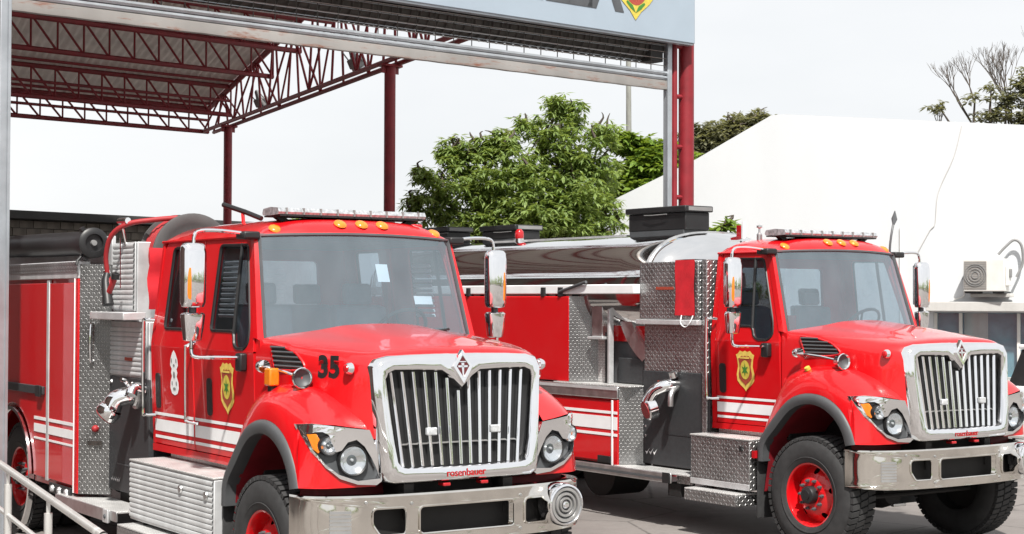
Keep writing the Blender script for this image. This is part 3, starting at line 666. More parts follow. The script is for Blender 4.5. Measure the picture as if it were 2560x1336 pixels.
        lo = shell([(2.032, .05, .035), (2.04, .072, .05), (2.10, .080, .062), (2.20, .092, .07), (2.235, .095, .07), (2.25, .08, .05)]).build('convex_mirror', 'chrome', mr, 50)
        bx('mirror_glass', 'glass', mr, -.895, -.885, sg * 1.30, sg * 1.445, 2.32, 2.74)
        MB().lathe([(.03, 2.24), (.03, 2.29)], c0, (0, 0, 1), 12).build('joint', 'dkgrey', mr)
        am = MB().grid([[c0 + V((.080 * max(0, 1 - ((.056 + .022 * u) / .105) ** 2) ** .55 - .004 + .016 * (1 - u * u) * math.sin(math.pi * t) ** .5, sg * (.056 + .022 * u), lerp(2.33, 2.63, t))) for u in (-1, -.5, 0, .5, 1)] for t in [k / 10 for k in range(11)]]).build('amber_marker', 'amber', mr, 60)
        MB().tube([(-.80, sg * .88, 2.85), (-.83, sg * 1.15, 2.875), (-.85, sg * 1.31, 2.872), (-.855, sg * 1.355, 2.84), (-.855, sg * 1.365, 2.77)], .014, 8, True, 3).build('upper_arm', 'chrome', mr)
        MB().tube([(-.74, sg * 1.02, 1.905), (-.78, sg * 1.25, 1.91), (-.81, sg * 1.36, 1.915), (-.83, sg * 1.385, 1.95), (-.83, sg * 1.385, 2.04)], .014, 8, True, 3).build('lower_arm', 'chrome', mr)
        bx('upper_bracket', 'black', mr, -.90, -.74, sg * .86, sg * 1.0, 2.815, 2.875, .015)
        bx('lower_bracket', 'black', mr, -.79, -.69, sg * .985, sg * 1.05, 1.80, 1.94, .015)
        # grab rail behind the rear door
        MB().tube([(xr + .10, sg * .99, 2.17), (xr + .05, sg * 1.055, 2.17), (xr + .02, sg * 1.065, 2.11), (xr + .02, sg * 1.06, 1.42), (xr + .05, sg * 1.05, 1.36), (xr + .12, sg * .98, 1.36)], .015, 8, True, 3).build('grab_rail', 'chrome', T)
        if crew: MB().tube([(-1.70, sg * .98, 2.0), (-1.72, sg * 1.05, 1.97), (-1.735, sg * 1.055, 1.92), (-1.735, sg * 1.05, 1.42), (-1.72, sg * 1.045, 1.36), (-1.66, sg * .97, 1.34)], .012, 8, True, 3).build('grab_rail', 'chrome', T)
    # --- roof lamps and light bar
    for y in (-.72, -.19, 0, .19, .72):
        a = abs(y / .885); x = -.645 - .125 * a ** 2.2 - .055
        MB().lathe([(.055, 0), (.048, .012), (.03, .02), (0, .023)], (x, y, 2.868 - .022 * a * a + .082 * (1 - a ** 4)), (.55, 0, .8), 14).build('roof_marker', 'amber', T, 60)
    lb = MB(); lbx = -.97
    rows = [[(lbx + dx, y, z) for dx, z in ((-.14, 3.02), (-.15, 3.04), (-.13, 3.072), (0, 3.082), (.13, 3.072), (.15, 3.04), (.14, 3.02), (0, 3.015))] for y in (-.67, -.66, -.4, 0, .4, .66, .67)]
    lb.grid(rows, True); lb.add(rows[0], [list(range(8))]); lb.add(rows[-1], [list(range(8))])
    lb = lb.build('light_bar', 'bar_lens', T, 30)
    MB().box(lbx - .145, lbx + .145, -.655, .655, 3.005, 3.018).build('light_bar_base', 'black', lb)
    for k in range(9):
        y = -.6 + 1.2 * k / 8; MB().obox((lbx, y, 3.046), (.156, 0, 0), (0, .006, 0), (0, 0, .026)).build('lens_rib', 'grey', lb)
    for sy in (-.5, .5):
        for dy in (-.0, .14): MB().obox((lbx, sy + math.copysign(dy - .05, sy), 2.985), (.03, 0, 0), (0, .022, .0), (0, math.copysign(-.05, sy) if dy == 0 else math.copysign(.05, sy), .032)).build('light_bar_foot', 'black', lb)
    # --- chassis in front
    fm = MB()
    for sg in sides: fm.box(-3, .78, sg * .38, sg * .46, .80, 1.05)
    fm.box(-.5, .62, -.42, .42, .86, 1.84); fm.box(.55, .66, -.55, .55, 1.1, 1.86)
    fm.build('chassis', 'frame', T, 30)
    axl = MB().tube([(0, -.95, .53), (0, .95, .53)], .07, 10); axl.lathe([(0, -.2), (.14, -.16), (.19, 0), (.14, .16), (0, .2)], (0, -.2, .53), (1, 0, 0), 14)
    for sg in sides:
        axl.box(-.6, .6, sg * .38, sg * .46, .66, .74); axl.tube([(.12, sg * .55, .55), (.05, sg * .55, 1.1)], .035, 8)
    axl.tube([(.25, -.8, .5), (.25, .8, .5)], .022, 8)
    axl.build('front_axle', 'frame', T)
    bx('tow_bracket', 'steel', T, .50, .54, -.62, -.45, .44, .47)
    for sg in sides: wheel(T, 0, sg * 1.19, sg)
    # firewall keeps daylight out of the engine bay
    bx('firewall', 'frame', T, -.55, -.50, -.93, .93, 1.0, 2.0)

def box_at(T, name, mat, *a, **k): return bx(name, mat, T, *a, **k)

def slats(parent, mat, x0, x1, y, z0, z1, pitch, t=.012):
    n = max(1, round((z1 - z0) / pitch)); p = (z1 - z0) / n; mb = MB()
    rows = [[(x, -dy, z) for dy, z in ((0, .002), (t * .7, .006), (t, p * .35), (t, p * .65), (t * .7, p - .006), (0, p - .002))] for x in (0, x1 - x0)]
    me = mb.grid(rows).mesh('slat', mat, 25)
    for k in range(n): inst('slat', me, parent, Matrix.Translation((x0, y, z0 + k * p)))

def steps(T, x0, x1, ribbed):
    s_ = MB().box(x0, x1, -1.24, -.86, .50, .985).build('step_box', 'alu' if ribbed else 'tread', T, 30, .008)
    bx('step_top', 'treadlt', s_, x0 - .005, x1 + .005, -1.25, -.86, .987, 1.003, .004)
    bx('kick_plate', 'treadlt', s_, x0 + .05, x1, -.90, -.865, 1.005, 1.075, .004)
    if ribbed:
        slats(s_, 'slat', x0 + .01, x1 - .01, -1.241, .52, .975, .040, .010)
        for xx in (x1 - .62, x1 - .12): MB().lathe([(.035, 0), (.03, .012), (0, .014)], (xx, -1.253, .86), (0, -1, 0), 14).build('latch', 'steel', s_)
    else:
        bx('hinge_strip', 'alu', s_, x0, x1, -1.246, -1.238, .50, .56, .003)
        bx('latch', 'black', s_, x1 - .13, x1 - .10, -1.256, -1.238, .88, .93, .003)
    lo = bx('lower_step', 'treadlt', T, x0 + .05, x1 - .06, -1.37, -1.05, .455, .470, .003)
    bx('step_front', 'tread', lo, x0 + .05, x1 - .06, -1.372, -1.352, .35, .452, .004)
    bx('step_end', 'tread', lo, x1 - .075, x1 - .058, -1.35, -1.05, .35, .452, .004)
    for xx in (x0 + .2, x1 - .3): bx('step_hanger', 'frame', lo, xx, xx + .05, -1.2, -1.15, .36, .52, 0)

def valve(T, x, z, y, s=1.0):
    """chrome intake elbow with a dark red cap"""
    e = MB().tube([(x, y, z), (x, y - .10 * s, z), (x - .03 * s, y - .19 * s, z - .03 * s), (x - .05 * s, y - .23 * s, z - .12 * s)], [.085 * s, .08 * s, .085 * s, .09 * s], 18, True, 3).build('intake_elbow', 'chrome', T, 50)
    MB().lathe([(.125 * s, 0), (.125 * s, .02), (.10 * s, .03), (.09 * s, .05)], (x, y, z), (0, -1, 0), 20).build('flange', 'steel', e)
    o = V((x - .05 * s, y - .23 * s, z - .12 * s)); ax = V((-.45, -.55, -.7)).normalized()
    MB().lathe([(.10 * s, -.02), (.112 * s, 0), (.112 * s, .07 * s), (.10 * s, .085 * s)], o, ax, 20).build('coupling', 'chrome', e, 40)
    MB().lathe([(.095 * s, .06 * s), (.095 * s, .095 * s), (.07 * s, .10 * s), (0, .10 * s)], o, ax, 18).build('cap', 'hosered', e, 40)
    for k in (-1, 1): MB().tube([o + V((k * .09, 0, 0)) * s, o + V((k * .14, -.05, .02)) * s], .018 * s, 8).build('lug', 'chrome', e)
    MB().tube([(x + .02, y - .05, z + .05), (x + .03 * s, y - .12, z + .14 * s), (x + .05 * s, y - .17, z + .16 * s)], .02 * s, 8).build('bleeder', 'chrome', e)
    return e

def swooshes(T, x, z, y, n, s):
    mb = MB()
    for k in range(n):
        q = [(0, .5), (.35, 0), (1, 1), (.42, .42)]
        mb.plate([(x + (k * .9 + a) * s, z + b * s) for a, b in q], [], lambda u, v: (u, y, v), None)
    mb.build('white_mark', 'white', T, 0)

def rear_body_stripes(P, x0, x1, y, rows):
    for z0, z1 in rows: bx('reflective_stripe', 'white', P, x0, x1, y - .003, y + .001, z0, z1, 0)

# ---------------- truck A : crew cab pumper, number 35
TA = empty('fire_truck', (-.811, 12.237, 0), R(-55.954), label='red crew cab fire truck numbered 35 on the left, nearest the camera', cat='fire truck', group='red fire trucks parked side by side')
truck_front(TA, -2.66, True)
steps(TA, -2.46, -.72, True)
MB().text('35', .215, lambda u, v: (.295 + u * 1.05, -(hood_y(.295 + u * 1.05) + .009 + (.006 if v > .1 else .0)), 1.80 + v), .009, 1.0, .10).build('unit_number', 'black', TA, 0, 0, 'bold black number 35 on the hood side')
am = bx('turn_lamp', 'amber', TA, -.16, -.06, -1.10, -1.02, 1.72, 1.85, .012); bx('lamp_stalk', 'black', am, -.14, -.08, -1.08, -1.03, 1.66, 1.72, .005)
for u0, u1, v0, v1 in ((.075, .20, .55, .72), (.43, .64, .34, .42)):
    def wsp(u, v):
        a = abs(u) ** 2.2; return (lerp(-.36 - .175 * a, -.655 - .125 * a, v) - .02, u * lerp(.915, .855, v), lerp(2.035, 2.868 - .022 * u * u, v))
    MB().grid([[wsp(lerp(u0, u1, i / 3), lerp(v0, v1, j / 2)) for i in range(4)] for j in range(3)]).build('windshield_patch', 'white', TA, 0)  # small white patches just inside the windshield
# pump module between cab and body
pm = bx('pump_module', 'alu', TA, -3.68, -2.76, -.965, .965, .62, 2.15)
bx('module_top', 'alu', pm, -3.66, -3.08, -.955, .955, 2.15, 2.86)
pp = bx('pump_panel', 'panel', TA, -3.675, -2.70, -.985, -.968, .62, 1.65)
bx('panel_fairing', 'panel', pp, -2.76, -2.70, -.98, -.70, .80, 1.5)
swooshes(pp, -3.60, .70, -.988, 5, .05)
bx('panel_line', 'dkgrey', pp, -3.45, -3.05, -.990, -.986, .86, .872, 0)
for k, (xx, zz) in enumerate([(-3.62, 1.60), (-2.80, 1.60), (-3.62, 1.42), (-2.80, 1.35), (-3.1, 1.60)]):
    MB().lathe([(.02, 0), (.015, .012), (0, .014)], (xx, -.985, zz), (0, -1, 0), 8).build('panel_stud', 'steel', pp)
valve(pp, -2.98, 1.50, -.985, .95)
MB().tube([(-2.80, -.985, 1.56), (-2.80, -1.08, 1.58), (-2.78, -1.12, 1.52)], .05, 12, True, 3).build('discharge_outlet', 'chrome', pp, 50)
rdu = bx('roller_door', 'alu', TA, -3.64, -3.10, -.970, -.957, 2.24, 2.86); slats(rdu, 'slat', -3.63, -3.11, -.971, 2.25, 2.85, .045)
rdl = bx('roller_door', 'alu', TA, -3.675, -2.80, -.975, -.967, 1.655, 2.15); slats(rdl, 'slat', -3.66, -2.82, -.976, 1.665, 2.10, .045)
bx('door_badge', 'maroon', rdl, -3.28, -3.10, -.992, -.988, 1.80, 1.83, 0)
sh = bx('shelf', 'alu', TA, -3.70, -2.85, -1.17, -.96, 2.165, 2.235, .008)
# angled tread plate wall
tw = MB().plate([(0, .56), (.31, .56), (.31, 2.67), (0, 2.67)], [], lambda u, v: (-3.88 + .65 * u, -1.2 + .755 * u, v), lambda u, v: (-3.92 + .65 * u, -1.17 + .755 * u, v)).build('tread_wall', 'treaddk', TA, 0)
MB().tube([(-3.78, -1.10, 2.12), (-3.76, -1.14, 2.10), (-3.76, -1.14, 1.80), (-3.78, -1.10, 1.78)], .012, 8, True, 3).build('hand_rail', 'chrome', tw)
MB().lathe([(.034, 0), (.03, .02), (.02, .035), (0, .04)], (-3.77, -1.08, 1.16), (.75, -.65, 0), 16).build('red_knob', 'hosered', tw, 50)
MB().obox((-3.76, -1.09, 1.03), (.01, .01, 0), (.045, .04, 0), (0, 0, .022)).build('drain_handle', 'chrome', tw, 30, .006)
# compartments
def arch_cut(x0, x1, z0, z1, ax, r, zc):
    """rectangle (x,z) with a wheel arch bitten out of its lower edge where it overlaps"""
    pts = [(x0, z1), (x0, z0)]
    a0 = ax - math.sqrt(r * r - (z0 - zc) ** 2); a1 = ax + math.sqrt(r * r - (z0 - zc) ** 2)
    if a1 > x0 and a0 < x1:
        arc = []
        for k in range(17):
            A0 = math.atan2(z0 - zc, a0 - ax) % (2 * math.pi); t = A0 - k / 16 * (A0 - math.atan2(z0 - zc, a1 - ax))
            q = (ax + r * math.cos(t), zc + r * math.sin(t))
            if x0 < q[0] < x1: arc.append(q)
        if a0 < x0:
            pts = [(x0, z1), (x0, zc + math.sqrt(max(0, r * r - (x0 - ax) ** 2)))]
        pts += arc
    pts += [(x1, z0), (x1, z1)]
    return pts
bd = MB()
for sg in (-1, 1):
    bd.plate(arch_cut(-7.6, -3.885, .56, 2.54, -5.86, .66, .60), [], lambda u, v: (u, sg * 1.18, v), lambda u, v: (u, sg * 1.12, v))
bd.box(-7.6, -3.9, -1.11, 1.11, 1.32, 2.50); bd.box(-7.6, -7.55, -1.17, 1.17, .6, 2.54); bd.box(-3.93, -3.89, .2, 1.17, .56, 2.54)
bd = bd.build('body', 'red', TA, 25)
for x0, x1 in ((-4.72, -3.98), (-6.95, -4.80)):
    dr = MB().plate(arch_cut(x0, x1, .62, 2.50, -5.86, .69, .60), [], lambda u, v: (u, -1.205, v), lambda u, v: (u, -1.181, v)).build('compartment_door', 'red', bd, 25, .005)
    rear_body_stripes(dr, x0 + .002 if x0 > -5 else -5.16, x1 - .002, -1.207, [(1.17, 1.20), (1.05, 1.13), (.98, 1.00)])
bx('corner_post', 'red', bd, -3.965, -3.885, -1.215, -1.17, .56, 2.56)
bx('door_trim', 'white', bd, -3.978, -3.962, -1.222, -1.205, .56, 2.54, .003)
bx('door_trim', 'alu', bd, -4.795, -4.725, -1.212, -1.185, .60, 2.53, .006)
bx('door_trim', 'steel', bd, -7.0, -6.96, -1.212, -1.185, .60, 2.53, .006)
dh = bx('door_bar', 'panel', bd, -6.9, -4.84, -1.235, -1.205, 1.42, 1.50, .006)
bx('bar_latch', 'black', bd, -5.0, -4.86, -1.255, -1.236, 1.40, 1.51, .006)
rl = bx('top_rail', 'alu', TA, -7.6, -3.88, -1.22, -1.10, 2.54, 2.70, .006); bx('rail_lip', 'tread', rl, -7.6, -3.89, -1.228, -1.221, 2.60, 2.69, 0)
bx('body_top', 'alu', TA, -7.6, -3.9, -1.09, 1.19, 2.51, 2.66); bx('tray_side', 'alu', TA, -7.6, -3.66, -.98, -.94, 2.66, 2.93, .006)
MB().lathe([(.635, -.02), (.66, .0), (.66, .05), (.625, .05)], (-5.86, -1.19, .60), (0, -1, 0), 48).build('arch_trim', 'chrome', TA, 40)
tl = bx('tail_lamp_box', 'black', TA, -4.64, -4.02, -1.225, -1.205, .50, .60, .005)
for k in range(3): MB().lathe([(.035, 0), (.028, .02), (0, .025)], (-4.52 + k * .2, -1.226, .55), (0, -1, 0), 12).build('lamp', 'lens', tl, 50)
rb = bx('running_board', 'treadlt', TA, -4.3, -2.72, -1.26, -.94, .508, .528, .004)
bx('board_edge', 'steel', rb, -4.3, -2.86, -1.275, -1.262, .42, .525, .004); bx('board_edge', 'steel', rb, -2.858, -2.70, -1.272, -1.255, .44, .522, .004)
cb = bx('corner_block', 'alu', rb, -2.98, -2.86, -1.292, -1.276, .415, .53, .004); MB().lathe([(.022, 0), (.015, .01), (0, .012)], (-2.92, -1.292, .47), (0, -1, 0), 10).build('bolt', 'dkgrey', cb)
for sg in (-1, 1): wheel(TA, -5.86, sg * 1.14, sg, True)
ch = MB()
for sg in (-1, 1): ch.box(-7.5, -3, sg * .38, sg * .46, .80, 1.05)
ch.tube([(-5.86, -.9, .53), (-5.86, .9, .53)], .08, 10); ch.lathe([(0, -.25), (.2, -.18), (.24, 0), (.2, .18), (0, .25)], (-5.86, 0, .53), (1, 0, 0), 14); ch.tube([(-5.6, 0, .62), (-1, 0, .8)], .05, 8)
ch.box(-3.6, -2.6, -.9, .9, .5, .78); ch.box(-2.4, -.9, -.8, -.5, .55, .98); ch.build('chassis_rear', 'frame', TA, 30)
MB().tube([(-4.75, -1.0, .38), (-4.55, -1.0, .38)], .07, 10).build('air_tank', 'frame', TA)
# hose reel behind the cab
RC = V((-2.93, -.50, 2.735))
re_ = MB().lathe([(.20, 0), (.20, .012), (.385, .012), (.385, .035), (.37, .04), (.30, .04), (.285, .032), (.20, .028), (.19, .0)], RC, (1, 0, 0), 48).build('hose_reel', 'reel', TA, 40)
MB().lathe([(.20, -.30), (.385, -.30), (.385, -.32), (.20, -.33)], RC, (1, 0, 0), 40).build('rear_flange', 'reel', re_, 40)
for k in range(7): MB().tube([RC + V((-.02 - k * .043, math.cos(t) * .335, math.sin(t) * .335)) for t in [2 * math.pi * j / 40 for j in range(41)]], .022, 8, False).build('hose_winding', 'hosered', re_, 60)
MB().lathe([(.31, -.30), (.31, 0)], RC, (1, 0, 0), 30).build('drum', 'grey', re_); MB().lathe([(.19, .01), (.06, .02), (.05, .06), (0, .065)], RC, (1, 0, 0), 24).build('hub_disc', 'dkgrey', re_)
bx('reel_stand', 'alu', re_, -3.05, -2.85, -.85, -.15, 2.15, 2.37)
cv = MB().grid([[V((-2.83 + .015 * math.sin(j * 1.3), lerp(-.95, -.72, i / 6) + .01 * math.sin(i * 2 + j), lerp(2.80, 2.26, j / 8))) for i in range(7)] for j in range(9)]).build('canvas_cover', 'canvas', TA, 60)
MB().tube([(-2.98, -.62, 3.08), (-3.10, -.80, 3.06), (-3.22, -1.0, 3.02), (-3.34, -1.10, 2.92), (-3.42, -1.12, 2.75), (-3.44, -1.10, 2.58)], .023, 8, True, 4).build('reel_hose', 'hosered', TA, 60)
gd = MB().tube([(-3.3, -.98, 2.84), (-3.3, -1.02, 3.02)], .014, 8); gd.tube([(-3.42, -.98, 2.45), (-3.42, -.985, 2.9)], .010, 6); gd.tube([(-3.36, -1.02, 3.05), (-3.2, -1.0, 3.05)], .03, 10); gd.build('hose_guide', 'chrome', TA)
nz = MB().tube([(-3.44, -1.10, 2.58), (-3.42, -1.12, 2.50), (-3.35, -1.13, 2.36), (-3.33, -1.13, 2.30)], [.03, .04, .035, .055], 12, True, 3).build('hose_nozzle', 'black', TA, 50)
MB().tube([(-3.44, -1.10, 2.55), (-3.40, -1.10, 2.47), (-3.36, -1.12, 2.40)], .03, 10).build('nozzle_body', 'hosered', nz); MB().tube([(-3.25, -1.10, 2.54), (-3.28, -1.11, 2.48), (-3.34, -1.12, 2.41)], .026, 10).build('nozzle_grip', 'hosered', nz)
MB().lathe([(.036, 0), (.036, .05), (.02, .055)], (-3.24, -1.10, 2.53), (.3, 0, .9), 12).build('grip_end', 'black', nz); MB().lathe([(.032, 0), (.032, .04)], (-3.45, -1.1, 2.56), (-.2, 0, .9), 12).build('coupling', 'chrome', nz)
MB().tube([(-2.15, -.55, 3.16), (-1.92, -.45, 3.09), (-1.75, -.38, 3.03)], .022, 8).build('deck_gun_handle', 'black', TA)
MB().tube([(-1.95, -.46, 3.08), (-1.93, -.46, 2.98)], .016, 8).build('antenna_mount', 'red', TA)
bx('roof_beacon', 'redlens', TA, -1.35, -1.25, .80, .90, 2.92, 3.0, .015)
# suction hose lying in its tray on the body
hs = MB().lathe([(.115, 0), (.118, .15), (.112, .3), (.116, 1.2), (.112, 2.2), (.115, 3.1)], (-3.86, -1.10, 2.865), (-1, 0, .012), 22)
TAm = TA
hose = empty('suction_hose', (0, 0, 0), 0, label='thick black suction hose lying along the top of the left truck body', cat='hose')
hose.matrix_world = Matrix.Translation((-.811, 12.237, 0)) @ Matrix.Rotation(R(-55.954), 4, 'Z')
hs.build('hose_body', 'black', hose, 50)
cp = MB().lathe([(.12, -.12), (.142, -.11), (.142, .0), (.125, .015), (.085, .018), (.08, -.01), (0, -.012)], (-3.80, -1.10, 2.865), (1, 0, 0), 26).build('coupling', 'black', hose, 40)
for k in range(3):
    a = 2.2 + k * 2.1; MB().obox(V((-3.85, -1.10 + .15 * math.cos(a), 2.865 + .15 * math.sin(a))), (.03, 0, 0), (0, .025 * math.cos(a), .025 * math.sin(a)), (0, -.018 * math.sin(a), .018 * math.cos(a))).build('coupling_lug', 'black', cp)
MB().lathe([(.03, -.01), (.025, .02), (0, .022)], (-3.80, -1.10, 2.865), (1, 0, 0), 12).build('cap_knob', 'grey', cp)
MB().tube([(-3.86, -1.18, 2.76), (-3.84, -1.24, 2.70), (-3.83, -1.25, 2.66)], .014, 8).build('hold_down', 'black', hose)

# ---------------- truck B : two door tanker
TB = empty('fire_truck', (3.760, 15.779, 0), R(-54.90), label='red two door fire truck with polished water tank on the right', cat='fire truck', group='red fire trucks parked side by side')
truck_front(TB, -1.58, False)
steps(TB, -1.60, -.74, False)
MB().obox((-.70, -1.20, .86), (.02, 0, 0), (0, .03, 0), (0, 0, .035)).build('side_reflector', 'redlens', TB)
em = MB().lathe([(.03, 0), (.028, .03), (0, .04)], (-.14, -1.05, 1.70), (-.1, -.5, .85), 10).build('fender_lamp', 'yellow', TB, 50)
mod = bx('pump_module', 'tread', TB, -2.66, -1.66, -.965, .965, .62, 2.13, 0)
bx('cab_strip', 'tread', TB, -1.70, -1.625, -1.0, -.8, .9, 2.78, .004)
pb = bx('pump_panel', 'panel', TB, -2.66, -1.60, -.985, -.967, .60, 1.60)
swooshes(pb, -2.62, .70, -.988, 3, .07); bx('panel_seam', 'black', pb, -2.3, -1.62, -.9875, -.985, .93, .936, 0)
bx('panel_label', 'maroon', pb, -2.42, -2.30, -.988, -.985, 1.44, 1.50, 0)
for xx, zz in ((-2.62, 1.2), (-2.62, 1.0), (-1.70, 1.12), (-1.70, 1.45), (-2.62, .9), (-1.66, .9)): MB().lathe([(.014, 0), (0, .01)], (xx, -.985, zz), (0, -1, 0), 8).build('panel_stud', 'steel', pb)
el = MB().tube([(-2.12, -.98, 1.46), (-2.14, -1.10, 1.46), (-2.24, -1.18, 1.40), (-2.30, -1.22, 1.27)], [.07, .065, .065, .07], 16, True, 3).build('intake_elbow', 'chrome', pb, 50)
MB().lathe([(.10, -.10), (.115, -.09), (.115, .0), (.10, .012)], (-2.30, -1.24, 1.20), (-.25, -.9, -.25), 18).build('coupling', 'chrome', el, 40); MB().lathe([(.095, .0), (.09, .02), (0, .022)], (-2.30, -1.24, 1.20), (-.25, -.9, -.25), 18).build('cap', 'hosered', el)
MB().lathe([(.05, 0), (.045, .06), (0, .07)], (-2.10, -1.03, 1.55), (0, -.4, 1), 12).build('valve_cap', 'chrome', el); MB().tube([(-2.08, -1.0, 1.45), (-2.04, -1.12, 1.38), (-2.04, -1.13, 1.25)], .03, 10, True, 3).build('drain_pipe', 'steel', el)
tb = bx('tool_box', 'tread', TB, -2.66, -1.715, -1.04, -.60, 2.155, 2.765, .008)
bx('box_ledge', 'alu', tb, -2.69, -1.70, -1.07, -1.0, 2.10, 2.152, .006); bx('box_badge', 'maroon', tb, -2.38, -2.10, -1.048, -1.042, 2.47, 2.50, 0)
fl = MB().grid([[V((lerp(-2.06, -1.76, i / 6), -1.052 - .006 * math.sin(i * 1.7 + j), lerp(2.78, 2.20, j / 8))) for i in range(7)] for j in range(9)]); fl.grid([[V((lerp(-2.06, -1.76, i / 6), y, 2.785)) for i in range(7)] for y in (-1.05, -.8)])
fl.build('canvas_flap', 'canvas', TB, 60)
MB().tube([(-1.95, -1.06, 2.20), (-1.93, -1.09, 2.12), (-1.86, -1.09, 2.08), (-1.79, -1.09, 2.12), (-1.77, -1.06, 2.20)], .006, 6, True, 4).build('flap_cord', 'white', TB)
for y_ in (-.9,): pass
# lower compartments, rail, deck
lc = MB()
lc.plate(arch_cut(-8.6, -2.815, .58, 1.28, -6.3, .66, .60), [], lambda u, v: (u, -1.18, v), lambda u, v: (u, -1.12, v)); lc.plate(arch_cut(-8.6, -2.815, .58, 1.28, -6.3, .66, .60), [], lambda u, v: (u, 1.18, v), lambda u, v: (u, 1.12, v))
lc.box(-8.6, -2.9, -1.1, 1.1, 1.22, 1.40)
lc = lc.build('lower_body', 'red', TB, 25)
for x0, x1 in ((-4.95, -2.93), (-5.55, -5.0)):
    d_ = bx('compartment_door', 'red', lc, x0, x1, -1.205, -1.181, .60, 1.255, .006)
    rear_body_stripes(d_, x0 + .002, x1 - .002, -1.207, [(1.12, 1.15), (.95, 1.09), (.88, .91)])
bx('door_trim', 'white', lc, -2.92, -2.895, -1.222, -1.18, .56, 1.27, .003); bx('corner_post', 'red', lc, -2.893, -2.815, -1.215, -1.15, .57, 1.275)
rear_body_stripes(lc, -2.89, -2.818, -1.2175, [(1.12, 1.15), (.95, 1.09), (.88, .91)])
rl = bx('body_rail', 'steel', TB, -8.6, -2.81, -1.225, -1.10, 1.285, 1.42, .012); bx('rail_lip', 'alu', rl, -8.6, -2.815, -1.232, -1.226, 1.38, 1.41, 0)
bx('deck', 'treadlt', TB, -4.0, -2.66, -1.20, -.6, 1.421, 1.432, 0)
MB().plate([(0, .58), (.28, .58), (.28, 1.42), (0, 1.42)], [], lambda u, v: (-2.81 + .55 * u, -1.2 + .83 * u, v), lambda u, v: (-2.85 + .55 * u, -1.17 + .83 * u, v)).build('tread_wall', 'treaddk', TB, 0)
ub = bx('upper_body', 'red', TB, -8.6, -3.78, -1.15, 1.15, 1.434, 2.40, .01)
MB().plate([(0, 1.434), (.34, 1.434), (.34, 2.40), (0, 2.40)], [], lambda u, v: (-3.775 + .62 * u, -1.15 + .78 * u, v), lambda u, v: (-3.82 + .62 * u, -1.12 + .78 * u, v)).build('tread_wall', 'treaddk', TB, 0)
bx('column_plate', 'treadlt', TB, -3.56, -3.33, -.90, -.86, 1.434, 2.40, .004); bx('column_case', 'steel', TB, -3.55, -3.36, -1.0, -.90, 1.95, 2.40, .006); bx('case_shelf', 'alu', TB, -3.55, -3.28, -1.06, -.90, 1.92, 1.95, .004)
bx('upright', 'alu', TB, -3.24, -3.20, -1.02, -.96, 1.434, 2.26, .004); bx('upright', 'black', TB, -3.31, -3.26, -1.0, -.95, 1.434, 2.0, .004)
chn = MB(); cpts = [(-3.10, 2.38), (-3.06, 2.22), (-2.95, 2.02), (-2.80, 1.86), (-2.66, 1.76)]
cpts = [V((a, 0, b)) for a, b in cpts]; cpts = cr(cpts, 3)
chn.grid([[(q.x - .10, -.92, q.z - .07), (q.x + .05, -.92, q.z + .03), (q.x + .05, -.55, q.z + .03)] for q in cpts]); chn.build('dump_chute', 'steel', TB, 50)
bx('tank_cradle', 'dkgrey', TB, -8.4, -2.64, -.85, .85, 1.4, 2.2, 0); bx('cradle_side', 'red', TB, -3.3, -2.7, -.88, -.86, 1.9, 2.36, 0); bx('sloped_guard', 'panel', TB, -3.2, -2.68, -.90, -.87, 1.44, 1.72, .01)
bx('tank_rail', 'white', TB, -8.6, -2.64, -1.14, -1.04, 2.425, 2.53, .01); bx('tank_rail', 'white', TB, -8.6, -2.64, 1.04, 1.14, 2.425, 2.53, .01)
for xx in (-3.95, -4.28, -5.85, -6.2): MB().lathe([(.05, 0), (.05, .10), (.0, .10)], (xx, -1.12, 2.402), (0, 0, 1), 12).build('rubber_stop', 'black', TB)
MB().tube([(-3.95, -1.16, 2.45), (-3.45, -1.16, 2.56)], .018, 8).build('tie_bar', 'dkgrey', TB)
def tsec(x, k): return [(x, 1.02 * k * math.copysign(abs(math.cos(t)) ** .82, math.cos(t)), 2.47 + .645 * k * math.copysign(abs(math.sin(t)) ** .82, math.sin(t))) for t in [2 * math.pi * j / 64 for j in range(64)]]
tk = MB().grid([tsec(-8.75, .0), tsec(-8.74, .4), tsec(-8.66, .8), tsec(-8.55, .97), tsec(-8.45, 1)] + [tsec(-8.45 + 5.82 * j / 12, 1) for j in range(1, 13)] + [tsec(-2.56, .985), tsec(-2.47, .93), tsec(-2.38, .80), tsec(-2.31, .6), tsec(-2.27, .35), tsec(-2.26, 0)], True).build('water_tank', 'tank', TB, 60)
for xx in (-2.63, -8.4): MB().tube([V(q) for q in tsec(xx, 1.004) + tsec(xx, 1.004)[:1]], .014, 6, False).build('tank_seam', 'steel', tk)
bx('tank_step', 'alu', tk, -6.6, -3.9, -.25, .25, 3.105, 3.125, 0)
for xx, yy in ((-5.98, -.28),):
    bc = MB().lathe([(.06, 0), (.06, .06)], (xx, yy, 3.08), (0, 0, 1), 14).build('beacon', 'chrome', tk); MB().lathe([(.055, .06), (.06, .09), (.055, .15), (.03, .18), (0, .185)], (xx, yy, 3.08), (0, 0, 1), 14).build('beacon_dome', 'redlens', bc, 60)
bx('hazard_post', 'white', TB, -2.44, -2.41, .25, .28, 3.05, 3.24, 0); bx('hazard_post', 'redlens', TB, -2.52, -2.46, .25, .28, 3.05, 3.2, 0)
rb = bx('running_board', 'treadlt', TB, -2.82, -1.62, -1.26, -.96, .560, .578, .004)
bx('board_edge', 'steel', rb, -8.6, -1.86, -1.285, -1.262, .47, .575, .01); bx('rub_strip', 'dkgrey', rb, -8.6, -1.9, -1.292, -1.286, .505, .53, 0)
